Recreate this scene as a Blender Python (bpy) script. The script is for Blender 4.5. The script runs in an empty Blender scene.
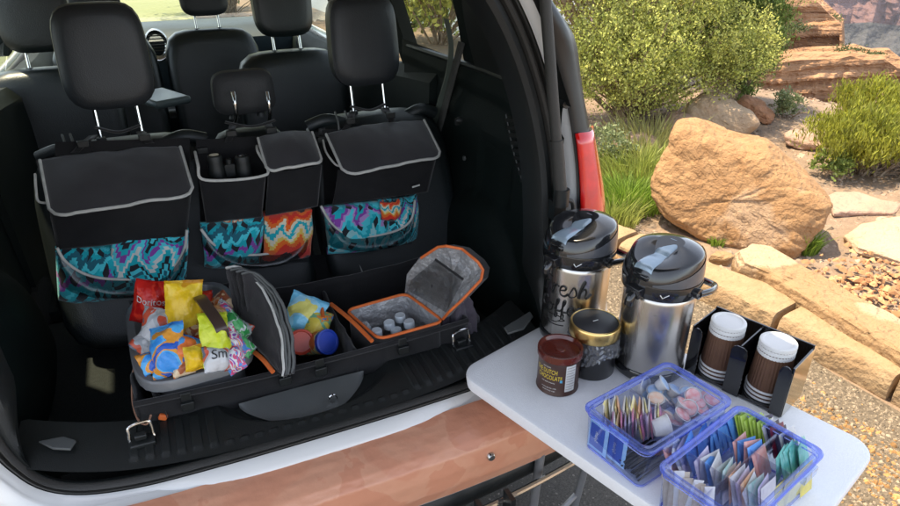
import bpy, bmesh, math, random
import numpy as np
from mathutils import Vector, Matrix, noise
rnd = random.Random(7)
R = math.radians
SC = bpy.context.scene
COL = SC.collection

# ------------------------------------------------------------------ camera
CZ = 1.72; PITCH = R(27); YAW = R(24.5); FPX = 650.0
cd = bpy.data.cameras.new('camera'); cam = bpy.data.objects.new('camera', cd); COL.objects.link(cam)
cd.sensor_width = 36; cd.lens = 36 * FPX / 900; cd.clip_start = 0.05; cd.clip_end = 6000
cam.location = (0, 0, CZ); cam.rotation_euler = (math.pi / 2 - PITCH, 0, -YAW)
SC.camera = cam
# ------------------------------------------------------------------ sky, sun, exposure
SUN_EL = R(69); SUN_AZ = R(322)          # azimuth clockwise from +Y (car heading): the sun stands ahead and to the left of the car
w = bpy.data.worlds.new('World'); SC.world = w; w.use_nodes = True
nt = w.node_tree; bg = nt.nodes['Background']
sky = nt.nodes.new('ShaderNodeTexSky'); sky.sky_type = 'NISHITA'; sky.sun_disc = False
sky.sun_elevation = SUN_EL; sky.sun_rotation = SUN_AZ; sky.altitude = 2000; sky.dust_density = 2.5
hs_ = nt.nodes.new('ShaderNodeHueSaturation'); hs_.inputs['Saturation'].default_value = .45      # milky, hazy morning sky
nt.links.new(sky.outputs[0], hs_.inputs['Color']); nt.links.new(hs_.outputs[0], bg.inputs[0]); bg.inputs[1].default_value = 0.15
sd = bpy.data.lights.new('sun', 'SUN'); sun = bpy.data.objects.new('sun', sd); COL.objects.link(sun)
sd.energy = 3.2; sd.angle = R(1.2); sd.color = (1, .82, .58)
sdir = Vector((math.sin(SUN_AZ) * math.cos(SUN_EL), math.cos(SUN_AZ) * math.cos(SUN_EL), math.sin(SUN_EL)))
sun.rotation_euler = sdir.to_track_quat('Z', 'Y').to_euler(); sun.location = sdir * 30
SC.view_settings.view_transform = 'Standard'; SC.view_settings.look = 'None'
SC.view_settings.exposure = 1.62; SC.view_settings.gamma = 1

# ------------------------------------------------------------------ helpers
cf = Vector((math.sin(YAW) * math.cos(PITCH), math.cos(YAW) * math.cos(PITCH), -math.sin(PITCH)))
cr = Vector((math.cos(YAW), -math.sin(YAW), 0)); cu = cr.cross(cf)
def at(a, b, z=None, y=None, x=None, d=None):
    """the point of a horizontal (z), upright (y, x) plane or distance d that a sight line meets"""
    q = cf + cr * ((a - 450) / FPX) + cu * ((253 - b) / FPX)
    if z is not None: t = (z - CZ) / q.z
    elif y is not None: t = y / q.y
    elif x is not None: t = x / q.x
    else: t = d
    return Vector((0, 0, CZ)) + q * t

MATS = {}
def _bsdf(name):
    m = bpy.data.materials.new(name); m.use_nodes = True
    return m, m.node_tree, m.node_tree.nodes['Principled BSDF']
def mat(name, col, rough=.5, metal=0., col2=None, nscale=8., amount=.5, bump=0., bscale=60., coat=0., spec=.5, trans=0., stretch=None, detail=4, island=0., alpha=1., sheen=0.):
    """procedural material: two-tone noise colour, roughness break-up and fine bump in object space"""
    if name in MATS: return MATS[name]
    m, t, b = _bsdf(name); N, L = t.nodes, t.links
    tc = N.new('ShaderNodeTexCoord'); mp = N.new('ShaderNodeMapping'); L.new(tc.outputs['Object'], mp.inputs[0])
    if stretch: mp.inputs['Scale'].default_value = stretch
    c2 = col2 or tuple(min(1, x * .78) for x in col)
    ns = N.new('ShaderNodeTexNoise'); ns.inputs['Scale'].default_value = nscale; ns.inputs['Detail'].default_value = detail
    L.new(mp.outputs[0], ns.inputs['Vector'])
    mr = N.new('ShaderNodeMapRange'); mr.inputs[1].default_value = .5 - amount * .35; mr.inputs[2].default_value = .5 + amount * .35
    L.new(ns.outputs[0], mr.inputs[0])
    mx = N.new('ShaderNodeMix'); mx.data_type = 'RGBA'
    mx.inputs[6].default_value = (*col, 1); mx.inputs[7].default_value = (*c2, 1); L.new(mr.outputs[0], mx.inputs[0])
    out = mx.outputs[2]
    if island:
        g = N.new('ShaderNodeNewGeometry'); hs = N.new('ShaderNodeHueSaturation')
        m1 = N.new('ShaderNodeMapRange'); m1.inputs[3].default_value = 1 - island; m1.inputs[4].default_value = 1 + island
        L.new(g.outputs['Random Per Island'], m1.inputs[0]); L.new(m1.outputs[0], hs.inputs['Value']); L.new(out, hs.inputs['Color']); out = hs.outputs[0]
    L.new(out, b.inputs['Base Color'])
    b.inputs['Metallic'].default_value = metal; b.inputs['Specular IOR Level'].default_value = spec
    b.inputs['Coat Weight'].default_value = coat; b.inputs['Transmission Weight'].default_value = trans
    b.inputs['Sheen Weight'].default_value = sheen; b.inputs['Alpha'].default_value = alpha
    rr = N.new('ShaderNodeMapRange'); rr.inputs[3].default_value = max(0, rough - .08); rr.inputs[4].default_value = min(1, rough + .1)
    L.new(ns.outputs[0], rr.inputs[0]); L.new(rr.outputs[0], b.inputs['Roughness'])
    if bump:
        n2 = N.new('ShaderNodeTexNoise'); n2.inputs['Scale'].default_value = bscale; n2.inputs['Detail'].default_value = 5; L.new(mp.outputs[0], n2.inputs['Vector'])
        bp = N.new('ShaderNodeBump'); bp.inputs['Strength'].default_value = min(1, bump); bp.inputs['Distance'].default_value = .6 / bscale
        L.new(n2.outputs[0], bp.inputs['Height']); L.new(bp.outputs[0], b.inputs['Normal'])
    MATS[name] = m; return m

def print_mat(name, cols, scale=18., rough=.35, warp=1.2, seed=0.):
    """glossy printed foil: a few flat inks in irregular shapes"""
    if name in MATS: return MATS[name]
    m, t, b = _bsdf(name); N, L = t.nodes, t.links
    tc = N.new('ShaderNodeTexCoord'); mp = N.new('ShaderNodeMapping'); mp.inputs['Location'].default_value = (seed, seed * 2.3, seed * .7); L.new(tc.outputs['Object'], mp.inputs[0])
    ns = N.new('ShaderNodeTexNoise'); ns.inputs['Scale'].default_value = scale; ns.inputs['Detail'].default_value = 1.5; ns.inputs['Distortion'].default_value = warp
    L.new(mp.outputs[0], ns.inputs['Vector'])
    cr_ = N.new('ShaderNodeValToRGB'); cr_.color_ramp.interpolation = 'CONSTANT'; e = cr_.color_ramp.elements
    k = len(cols); e[0].position = 0; e[0].color = (*cols[0], 1)
    e[1].position = .46 if k > 1 else .9; e[1].color = (*cols[min(1, k - 1)], 1)
    for i in range(2, k):
        q = e.new(.46 + .075 * (i - 1)); q.color = (*cols[i], 1)
    L.new(ns.outputs[0], cr_.inputs[0]); L.new(cr_.outputs[0], b.inputs['Base Color']); b.inputs['Roughness'].default_value = rough
    n2 = N.new('ShaderNodeTexNoise'); n2.inputs['Scale'].default_value = 45; L.new(mp.outputs[0], n2.inputs['Vector'])
    bp = N.new('ShaderNodeBump'); bp.inputs['Strength'].default_value = .5; bp.inputs['Distance'].default_value = .01; L.new(n2.outputs[0], bp.inputs['Height']); L.new(bp.outputs[0], b.inputs['Normal'])
    MATS[name] = m; return m

def woven_mat(name, stops, nu=6., nv=2.5, step=4., amp=.3, dia=None):
    """woven blanket: stepped zigzag stripes laid out in the cloth's own UV"""
    m, t, b = _bsdf(name); N, L = t.nodes, t.links
    uv = N.new('ShaderNodeUVMap'); sp = N.new('ShaderNodeSeparateXYZ'); L.new(uv.outputs[0], sp.inputs[0])
    def mth(op, a, c=None):
        n = N.new('ShaderNodeMath'); n.operation = op
        for i, q in enumerate((a, c)):
            if q is None: continue
            if isinstance(q, (int, float)): n.inputs[i].default_value = q
            else: L.new(q, n.inputs[i])
        return n.outputs[0]
    wn = N.new('ShaderNodeTexNoise'); wn.inputs['Scale'].default_value = 2.2; wn.inputs['Detail'].default_value = 1; L.new(uv.outputs[0], wn.inputs['Vector'])
    wob = mth('MULTIPLY', mth('SUBTRACT', wn.outputs[0], .5), .55)
    u = mth('ADD', sp.outputs[0], wob); v = mth('ADD', sp.outputs[1], mth('MULTIPLY', wob, -.8))
    tri = mth('MULTIPLY', mth('ABSOLUTE', mth('SUBTRACT', mth('FRACT', mth('MULTIPLY', u, nu)), .5)), 2.)
    st = mth('DIVIDE', mth('FLOOR', mth('MULTIPLY', tri, step)), step)
    row = mth('FRACT', mth('ADD', mth('MULTIPLY', v, nv), mth('MULTIPLY', st, amp)))
    cr_ = N.new('ShaderNodeValToRGB'); cr_.color_ramp.interpolation = 'CONSTANT'; e = cr_.color_ramp.elements
    e[0].position = stops[0][0]; e[0].color = (*stops[0][1], 1); e[1].position = stops[1][0]; e[1].color = (*stops[1][1], 1)
    for p, c in stops[2:]: e.new(p).color = (*c, 1)
    L.new(row, cr_.inputs[0]); out = cr_.outputs[0]
    if dia:
        a = mth('ABSOLUTE', mth('SUBTRACT', mth('FRACT', mth('MULTIPLY', u, dia[0])), .5))
        c = mth('ABSOLUTE', mth('SUBTRACT', mth('FRACT', mth('MULTIPLY', v, dia[1])), .5))
        s_ = mth('LESS_THAN', mth('DIVIDE', mth('FLOOR', mth('MULTIPLY', mth('ADD', a, c), 12)), 12), dia[2])
        mx = N.new('ShaderNodeMix'); mx.data_type = 'RGBA'; L.new(s_, mx.inputs[0]); L.new(out, mx.inputs[6]); mx.inputs[7].default_value = (*dia[3], 1); out = mx.outputs[2]
    L.new(out, b.inputs['Base Color']); b.inputs['Roughness'].default_value = .85; b.inputs['Sheen Weight'].default_value = .3
    n2 = N.new('ShaderNodeTexNoise'); n2.inputs['Scale'].default_value = 300; bp = N.new('ShaderNodeBump'); bp.inputs['Strength'].default_value = .4; bp.inputs['Distance'].default_value = .003
    L.new(n2.outputs[0], bp.inputs['Height']); L.new(bp.outputs[0], b.inputs['Normal'])
    MATS[name] = m; return m

def sheer_mat(name, tint, gloss=.15, rough=.08, opac=.0, ocol=(.01, .01, .01)):
    """thin clear plastic or net: lets light through tinted, reflects a little more at grazing angles"""
    m = bpy.data.materials.new(name); m.use_nodes = True; t = m.node_tree; N, L = t.nodes, t.links
    for n in list(N):
        if n.type == 'BSDF_PRINCIPLED': N.remove(n)
    o = [n for n in N if n.type == 'OUTPUT_MATERIAL'][0]
    tr = N.new('ShaderNodeBsdfTransparent'); tr.inputs[0].default_value = (*tint, 1)
    gl = N.new('ShaderNodeBsdfGlossy'); gl.inputs['Roughness'].default_value = rough; gl.inputs[0].default_value = (.95, .97, 1, 1)
    lw = N.new('ShaderNodeLayerWeight'); lw.inputs[0].default_value = .5; fr = N.new('ShaderNodeMath'); fr.operation = 'POWER'; L.new(lw.outputs['Facing'], fr.inputs[0]); fr.inputs[1].default_value = 4.5
    ad = N.new('ShaderNodeMath'); ad.operation = 'MULTIPLY_ADD'; L.new(fr.outputs[0], ad.inputs[0]); ad.inputs[1].default_value = .75; ad.inputs[2].default_value = .035 + gloss * .10; ad.use_clamp = True
    mx = N.new('ShaderNodeMixShader'); L.new(ad.outputs[0], mx.inputs[0]); L.new(tr.outputs[0], mx.inputs[1]); L.new(gl.outputs[0], mx.inputs[2])
    res = mx.outputs[0]
    if opac:
        df = N.new('ShaderNodeBsdfPrincipled'); df.inputs['Base Color'].default_value = (*ocol, 1); df.inputs['Roughness'].default_value = .6
        m2 = N.new('ShaderNodeMixShader'); m2.inputs[0].default_value = opac; L.new(res, m2.inputs[1]); L.new(df.outputs[0], m2.inputs[2]); res = m2.outputs[0]
    L.new(res, o.inputs[0]); MATS[name] = m; return m

def catmull(pts, n=8, closed=False):
    P = [Vector(p) for p in pts]; k = len(P); out = []
    for i in range(k if closed else k - 1):
        if closed: a, b, c, d = P[(i - 1) % k], P[i], P[(i + 1) % k], P[(i + 2) % k]
        else: a, b, c, d = P[max(i - 1, 0)], P[i], P[i + 1], P[min(i + 2, k - 1)]
        for j in range(n):
            t = j / n
            out.append(.5 * ((2 * b) + (c - a) * t + (2 * a - 5 * b + 4 * c - d) * t * t + (3 * b - a - 3 * c + d) * t ** 3))
    if not closed: out.append(P[-1].copy())
    return out

class MB:
    def __init__(s): s.v = []; s.f = []; s.uv = []
    def add(s, vs, fs, uvs=None):
        o = len(s.v); s.v += [Vector(p) for p in vs]; s.f += [tuple(i + o for i in f) for f in fs]
        s.uv += uvs if uvs else [(0., 0.)] * len(vs); return s
    def box(s, c, d, M=None):
        x, y, z = (q / 2 for q in d); c = Vector(c)
        vs = [Vector((i * x, j * y, k * z)) for i in (-1, 1) for j in (-1, 1) for k in (-1, 1)]
        if M is not None: vs = [M @ p for p in vs]
        return s.add([p + c for p in vs], [(0, 1, 3, 2), (4, 6, 7, 5), (0, 4, 5, 1), (2, 3, 7, 6), (0, 2, 6, 4), (1, 5, 7, 3)])
    def tube(s, pts, r, n=8, closed=False, cap=True, flat=1.):
        P = [Vector(p) for p in pts]; k = len(P); vs = []; fs = []; up = None
        for i, p in enumerate(P):
            a = P[(i - 1) % k] if (closed or i) else p; b = P[(i + 1) % k] if (closed or i < k - 1) else p
            t = (b - a); t = t.normalized() if t.length > 1e-9 else Vector((0, 0, 1))
            if up is None: up = Vector((0, 0, 1)) if abs(t.z) < .9 else Vector((1, 0, 0))
            x = t.cross(up)
            if x.length < 1e-6: x = t.cross(Vector((.3, 1, .2)))
            x.normalize(); up = x.cross(t).normalized()
            rr = r[i] if isinstance(r, (list, tuple)) else r
            for j in range(n):
                q = 2 * math.pi * j / n; vs.append(p + x * math.cos(q) * rr + up * math.sin(q) * rr * flat)
        for i in range(k if closed else k - 1):
            for j in range(n):
                a = i * n + j; b = i * n + (j + 1) % n; c = ((i + 1) % k) * n + (j + 1) % n; d = ((i + 1) % k) * n + j
                fs.append((a, b, c, d))
        if cap and not closed: fs += [tuple(reversed(range(n))), tuple(range((k - 1) * n, k * n))]
        return s.add(vs, fs)
    def lathe(s, prof, n=32, c=(0, 0, 0), M=None, a0=0., a1=2 * math.pi):
        c = Vector(c); full = abs(a1 - a0 - 2 * math.pi) < 1e-6; vs = []; fs = []; uv = []; cols = n if full else n + 1
        for i in range(cols):
            a = a0 + (a1 - a0) * i / n
            for j, (r_, z) in enumerate(prof):
                p = Vector((r_ * math.cos(a), r_ * math.sin(a), z))
                if M is not None: p = M @ p
                vs.append(p + c); uv.append((i / n, j / max(1, len(prof) - 1)))
        m = len(prof)
        for i in range(n):
            k = (i + 1) % cols
            for j in range(m - 1): fs.append((i * m + j, k * m + j, k * m + j + 1, i * m + j + 1))
        return s.add(vs, fs, uv)
    def prism(s, poly, ext, cap=True):
        ext = Vector(ext); k = len(poly); P = [Vector(p) for p in poly]
        return s.add(P + [p + ext for p in P], ([tuple(reversed(range(k))), tuple(range(k, 2 * k))] if cap else []) + [(i, (i + 1) % k, (i + 1) % k + k, i + k) for i in range(k)])
    def surf(s, fn, nu, nv, closeu=False):
        vs = []; uv = []; fs = []
        cu_ = nu if closeu else nu + 1
        for i in range(cu_):
            for j in range(nv + 1):
                vs.append(fn(i / nu, j / nv)); uv.append((i / nu, j / nv))
        for i in range(nu):
            k = (i + 1) % cu_
            for j in range(nv): fs.append((i * (nv + 1) + j, k * (nv + 1) + j, k * (nv + 1) + j + 1, i * (nv + 1) + j + 1))
        return s.add(vs, fs, uv)
    def loft(s, rings, cap0=True, cap1=True):
        n = len(rings[0]); vs = [p for r_ in rings for p in r_]; fs = []
        for i in range(len(rings) - 1):
            for j in range(n): fs.append((i * n + j, i * n + (j + 1) % n, (i + 1) * n + (j + 1) % n, (i + 1) * n + j))
        if cap0: fs.append(tuple(reversed(range(n))))
        if cap1: fs.append(tuple(range((len(rings) - 1) * n, len(rings) * n)))
        return s.add(vs, fs)
    def mesh(s, name, inv=None, smooth=True):
        me = bpy.data.meshes.new(name); vs = [inv @ p for p in s.v] if inv is not None else s.v
        me.from_pydata([tuple(p) for p in vs], [], s.f)
        if any(a or b for a, b in s.uv):
            l = me.uv_layers.new(name='UVMap'); arr = np.array(s.uv, dtype=np.float32)
            idx = np.empty(len(me.loops), dtype=np.int32); me.loops.foreach_get('vertex_index', idx); l.data.foreach_set('uv', arr[idx].ravel())
        bm = bmesh.new(); bm.from_mesh(me); bmesh.ops.recalc_face_normals(bm, faces=bm.faces); bm.to_mesh(me); bm.free()
        if smooth:
            me.polygons.foreach_set('use_smooth', [True] * len(me.polygons))
            me.set_sharp_from_angle(angle=R(38))
        return me

def tag(o, label=None, cat=None, group=None, kind=None):
    if label: o['label'] = label
    if cat: o['category'] = cat
    if group: o['group'] = group
    if kind: o['kind'] = kind
    return o
def thing(name, label, cat, M=None, group=None):
    o = bpy.data.objects.new(name, None); COL.objects.link(o); o.empty_display_size = .05
    M = M if M is not None else Matrix(); o.matrix_world = M
    return tag(o, label, cat, group)
def T(x=0, y=0, z=0, rz=0., rx=0., ry=0.):
    return Matrix.Translation((x, y, z)) @ Matrix.Rotation(rz, 4, 'Z') @ Matrix.Rotation(ry, 4, 'Y') @ Matrix.Rotation(rx, 4, 'X')
WM = {}
def link(name, me, m, parent=None, bevel=0, seg=2, solid=0, sub=0, M=None):
    o = bpy.data.objects.new(name, me); COL.objects.link(o)
    if m is not None and not me.materials: me.materials.append(m)
    if parent is not None: o.parent = parent
    if M is not None: o.matrix_local = M
    if solid: q = o.modifiers.new('s', 'SOLIDIFY'); q.thickness = solid; q.offset = -1
    if sub: q = o.modifiers.new('d', 'SUBSURF'); q.levels = q.render_levels = sub
    if bevel: q = o.modifiers.new('b', 'BEVEL'); q.width = bevel; q.segments = seg; q.limit_method = 'ANGLE'; q.angle_limit = R(40)
    return o
ORG = {}
def part(name, mb, m, parent=None, world=False, smooth=True, **k):
    """link a mesh; world=True: the shape is given in world coordinates"""
    inv = None
    if world and parent is not None:
        M = parent.matrix_basis.copy(); p = parent.parent
        while p is not None: M = p.matrix_basis @ M; p = p.parent
        inv = M.inverted()
    return link(name, mb.mesh(name, inv, smooth), m, parent, **k)
def alone(name, mb, m, org, **k):
    """top-level single mesh thing, its origin at org"""
    o = link(name, mb.mesh(name, Matrix.Translation(-Vector(org)), k.pop('smooth', True)), m, None, **k); o.location = org; return o
def copy_tree(o, parent=None):
    c = o.copy(); COL.objects.link(c)
    if parent is not None: c.parent = parent
    for ch in [x for x in bpy.data.objects if x.parent == o]: copy_tree(ch, c)
    return c
def text_geo(s, size, width=None):
    cu_ = bpy.data.curves.new('t', 'FONT'); cu_.body = s; cu_.size = size; cu_.resolution_u = 3
    o = bpy.data.objects.new('t', cu_); COL.objects.link(o); bpy.context.view_layer.update()
    me = bpy.data.meshes.new_from_object(o.evaluated_get(bpy.context.evaluated_depsgraph_get()))
    bpy.data.objects.remove(o); vs = [v.co.copy() for v in me.vertices]; fs = [tuple(p.vertices) for p in me.polygons]
    if vs:
        x0 = min(v.x for v in vs); x1 = max(v.x for v in vs); k = (width / (x1 - x0)) if width else 1
        vs = [Vector(((v.x - (x0 + x1) / 2) * k, v.y, 0)) for v in vs]
    return vs, fs
def fbm(p, s=1., o=4): return noise.fractal(Vector(p) * s, 1., 2., o)
# ================================================================== SETTING
def struct(name, mb, m, **k): return tag(part(name, mb, m, **k), kind='structure')
def gz(x, y):
    """height of the natural ground"""
    z = .05 * fbm((x * .5, y * .5, 0)) * min(1, max(0, (x - 2.7)) / 1.2)
    s = x + .25 * y - 7.75
    if s > 0: z -= min(s * 1.1 + .05 * s * s, 420) * (1 if y > -30 else 1)
    z += max(0, y - 22) * .035 if s < 0 else 0
    return z
m_dirt = mat('dirt', (.33, .245, .17), .95, col2=(.18, .12, .08), nscale=9, amount=1.2, bump=1, bscale=40, detail=8)
xs = sorted(set([-60, -30, -12, -6, -3, 0, 1, 2, 2.4] + [2.4 + i * .14 for i in range(60)] + [11 + i * 3 for i in range(30)] + [150, 400, 1500]))
ys = sorted(set([-1300, -400, -100, -40, -20, -10, -5, -3] + [-3 + i * .16 for i in range(75)] + [9 + i * 2.5 for i in range(24)] + [90, 150, 400, 1500]))
g = MB(); nx, ny = len(xs), len(ys)
g.add([(x, y, gz(x, y)) for x in xs for y in ys], [(i * ny + j, (i + 1) * ny + j, (i + 1) * ny + j + 1, i * ny + j + 1) for i in range(nx - 1) for j in range(ny - 1)])
struct('ground', g, m_dirt)
m_asph = mat('asphalt', (.13, .118, .10), .9, col2=(.045, .042, .037), nscale=170, amount=.9, bump=1, bscale=180, detail=3)
a = MB(); a.surf(lambda u, v: Vector((-14 + 15.75 * u + (.08 * math.sin(v * 61) if u == 1 else 0), -14 + 34 * v, .004)), 30, 60)
struct('road', a, m_asph)
m_gravbase = mat('gravel_bed', (.22, .175, .12), .95, col2=(.04, .032, .022), nscale=75, amount=1., bump=1, bscale=90, detail=3)
a = MB(); a.surf(lambda u, v: Vector((1.6 + .06 * fbm((0, v * 40, 3)) + (.83 + .02 * math.sin(v * 7)) * u, -3 + 9 * v, .008)), 8, 60)
struct('gravel_bed', a, m_gravbase)
m_field = mat('grass_field', (.36, .37, .20), .95, col2=(.24, .28, .14), nscale=.5, amount=1.3, bump=1, bscale=10, detail=8, stretch=(.4, 2.2, 1))
a = MB(); a.surf(lambda u, v: Vector(((-40 + 41 * u) + (0), 10 + 60 * v, gz(-40 + 41 * u, 10 + 60 * v) + .05 + .1 * v)), 20, 60)
struct('grass_field', a, m_field)

# loose stones: nobody could count them
def stones(name, pts, smin, smax, m, flat=.6):
    n = len(pts); rs = np.random.RandomState(len(name) + n)
    base = np.array([(1, 0, 0), (0, 1, 0), (-1, 0, 0), (0, -1, 0), (0, 0, 1), (.5, .5, .75), (-.5, -.5, .7)], float)[[0, 1, 2, 3, 4]]
    F = np.array([(0, 1, 4), (1, 2, 4), (2, 3, 4), (3, 0, 4)])
    base = np.array([(1, .2, 0), (.3, 1, 0), (-.7, .8, 0), (-1, -.3, 0), (-.2, -1, 0), (.8, -.7, 0), (.45, .2, .9), (-.35, .35, 1), (-.1, -.5, .85)], float)
    F = np.array([(0, 1, 6), (1, 7, 6), (1, 2, 7), (2, 3, 7), (3, 8, 7), (3, 4, 8), (4, 5, 8), (5, 6, 8), (5, 0, 6), (6, 7, 8)])
    sz = smin + (smax - smin) * rs.rand(n) ** 2.2; an = rs.rand(n) * 6.28
    V = base[None] * (1 + .35 * rs.randn(n, len(base), 1) * .6) * sz[:, None, None] * np.stack([np.ones(n), .6 + .4 * rs.rand(n), flat * (.6 + .6 * rs.rand(n))], 1)[:, None, :]
    c, s = np.cos(an), np.sin(an); X = V[..., 0] * c[:, None] - V[..., 1] * s[:, None]; Y = V[..., 0] * s[:, None] + V[..., 1] * c[:, None]
    V = np.stack([X, Y, V[..., 2]], -1) + np.array(pts)[:, None, :]
    k = len(base); FF = (F[None] + (np.arange(n) * k)[:, None, None]).reshape(-1, 3)
    me = bpy.data.meshes.new(name); me.from_pydata(V.reshape(-1, 3).tolist(), [], FF.tolist())
    return tag(link(name, me, m), kind='stuff')
m_pea = mat('pea_gravel', (.36, .29, .20), .85, col2=(.10, .078, .056), nscale=60, amount=1.3, island=.55, detail=2)
m_peb = mat('pebble', (.40, .32, .24), .9, col2=(.18, .125, .085), nscale=9, amount=1.2, island=.45, detail=2)
m_agg = mat('aggregate', (.24, .21, .18), .8, col2=(.10, .09, .08), nscale=60, amount=1, island=.6, detail=2)
r_ = random.Random(3)
stones('gravel', [(1.55 + .86 * r_.random() ** .85, -.3 + 3.9 * r_.random(), .006) for _ in range(42000)], .003, .0100, m_pea, .8)
stones('asphalt_chips', [(.3 + 1.35 * r_.random(), .2 + 2.0 * r_.random(), .003) for _ in range(9000)], .002, .006, m_agg, .5)
pts = []
for _ in range(34000):
    x = 2.6 + 6.2 * r_.random() ** 1.5; y = .4 + 6 * r_.random()
    if fbm((x * 1.3, y * 1.3, 5)) > -.45 + .3 * r_.random(): pts.append((x, y, gz(x, y) - .002))
stones('pebbles', pts, .004, .022, m_peb, .55)
pts = []
for _ in range(420):
    x = 2.7 + 4.6 * r_.random() ** 1.2; y = .6 + 4.4 * r_.random(); pts.append((x, y, gz(x, y) - .004))
stones('rubble', pts, .02, .05, m_peb, .6)
m_red = mat('red_rubble', (.34, .14, .06), .95, col2=(.6, .36, .18), nscale=12, amount=1.2, island=.4)
c = at(888, 290, z=0); stones('red_scree', [(c.x + .22 * r_.gauss(0, 1), c.y + .16 * r_.gauss(0, 1), .01 + .03 * r_.random()) for _ in range(420)], .008, .03, m_red, .8)
c = at(880, 425, z=0); stones('orange_grit', [(c.x - .25 + .1 * r_.gauss(0, 1), c.y + .32 * r_.gauss(0, 1), .008) for _ in range(900)], .004, .013, mat('orange_grit', (.46, .26, .10), .9, col2=(.3, .16, .06), nscale=20, amount=1, island=.4), .8)

# ---- rocks
def rock_mat(name, c1, c2, c3=None, scale=3., bump=1., bs=16):
    m = mat(name, c1, .9, col2=c2, nscale=scale, amount=1.1, bump=bump, bscale=bs, detail=8)
    t = m.node_tree; N, L = t.nodes, t.links; b = N['Principled BSDF']
    if c3:
        src = b.inputs['Base Color'].links[0].from_socket; n = N.new('ShaderNodeTexNoise'); n.inputs['Scale'].default_value = scale * .45; n.inputs['Detail'].default_value = 6
        tc = N.new('ShaderNodeTexCoord'); L.new(tc.outputs['Object'], n.inputs['Vector'])
        mr = N.new('ShaderNodeMapRange'); mr.inputs[1].default_value = .53; mr.inputs[2].default_value = .58; L.new(n.outputs[0], mr.inputs[0])
        mx = N.new('ShaderNodeMix'); mx.data_type = 'RGBA'; L.new(mr.outputs[0], mx.inputs[0]); L.new(src, mx.inputs[6]); mx.inputs[7].default_value = (*c3, 1); L.new(mx.outputs[2], b.inputs['Base Color'])
    # pitted, layered relief on top of the noise
    tc = N.new('ShaderNodeTexCoord'); v = N.new('ShaderNodeTexVoronoi'); v.inputs['Scale'].default_value = bs * 1.6; L.new(tc.outputs['Object'], v.inputs['Vector'])
    n3 = N.new('ShaderNodeTexNoise'); n3.inputs['Scale'].default_value = bs * .35; n3.inputs['Detail'].default_value = 9; n3.inputs['Roughness'].default_value = .65; L.new(tc.outputs['Object'], n3.inputs['Vector'])
    old = b.inputs['Normal'].links[0].from_node
    bp = N.new('ShaderNodeBump'); bp.inputs['Strength'].default_value = .9; bp.inputs['Distance'].default_value = .05; L.new(n3.outputs[0], bp.inputs['Height']); L.new(old.outputs[0], bp.inputs['Normal'])
    b2 = N.new('ShaderNodeBump'); b2.inputs['Strength'].default_value = .35; b2.inputs['Distance'].default_value = .01; L.new(v.outputs[0], b2.inputs['Height']); L.new(bp.outputs[0], b2.inputs['Normal'])
    L.new(b2.outputs[0], b.inputs['Normal']); return m
def rock(name, outline, depth, m, label, cat='rock', amp=.03, seed=0., toward=.35, fine=2, group=None, fs=3., bev=1):
    """outline: 3D silhouette polygon; a body of real thickness grown before and behind it"""
    P = [Vector(p) for p in outline]; c = sum(P, Vector()) / len(P); d = Vector((c.x, c.y, 0)).normalized() * depth
    dens = catmull(P, 3, True)
    dens = [a.lerp(b, .5) for a, b in zip(dens, [P[i // 3].lerp(P[(i // 3 + 1) % len(P)], (i % 3) / 3) for i in range(len(dens))])]
    prof = [(-toward, 0.02), (-toward * 1.0, .45), (-toward * .95, .80), (-toward * .72, .95), (-.1, 1.), (.15, .99), (.4, .9), (.6, .66), (.65, .3), (.66, .02)]
    rings = []
    for t, k in prof: rings.append([c + (p - c) * k + d * t for p in dens])
    mb = MB(); mb.loft(rings); bm = bmesh.new(); me = mb.mesh(name); bm.from_mesh(me)
    bmesh.ops.subdivide_edges(bm, edges=bm.edges, cuts=fine, use_grid_fill=True)
    bmesh.ops.triangulate(bm, faces=[f for f in bm.faces if len(f.verts) > 4])
    bm.normal_update()
    for v in bm.verts:
        q = v.co + Vector((seed, seed * 1.7, 0)); n_ = fbm(q, fs, 5) + .6 * (abs(fbm(q + Vector((9, 3, 1)), fs * .5, 3)))
        v.co += v.normal * amp * n_
        if bev:
            dd, _pp = noise.voronoi(q * 2.8 + Vector((fbm(q, 3, 3), fbm(q + Vector((5, 1, 2)), 3, 3), 0)) * .35); e_ = dd[1] - dd[0]
            v.co -= v.normal * (.009 * max(0, 1 - e_ / .07) - .003 * min(1, e_ / .5)) * min(1, amp / .02) + v.normal * 0
        # broken beds
        v.co += v.normal * amp * .35 * (1 if (q.z * 9 + 2 * fbm(q, 1.5)) % 1 > .5 else 0)
    bm.to_mesh(me); bm.free(); me.polygons.foreach_set('use_smooth', [True] * len(me.polygons))
    me.set_sharp_from_angle(angle=R(50))
    zmin = min(p.z for p in P); o_ = Vector((c.x, c.y, zmin)); me.transform(Matrix.Translation(-o_))
    o = link(name, me, m); o.location = o_; return tag(o, label, cat, group)
m_boul = rock_mat('boulder_stone', (.50, .30, .145), (.31, .165, .07), None, 11, 1, 30)
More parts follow.
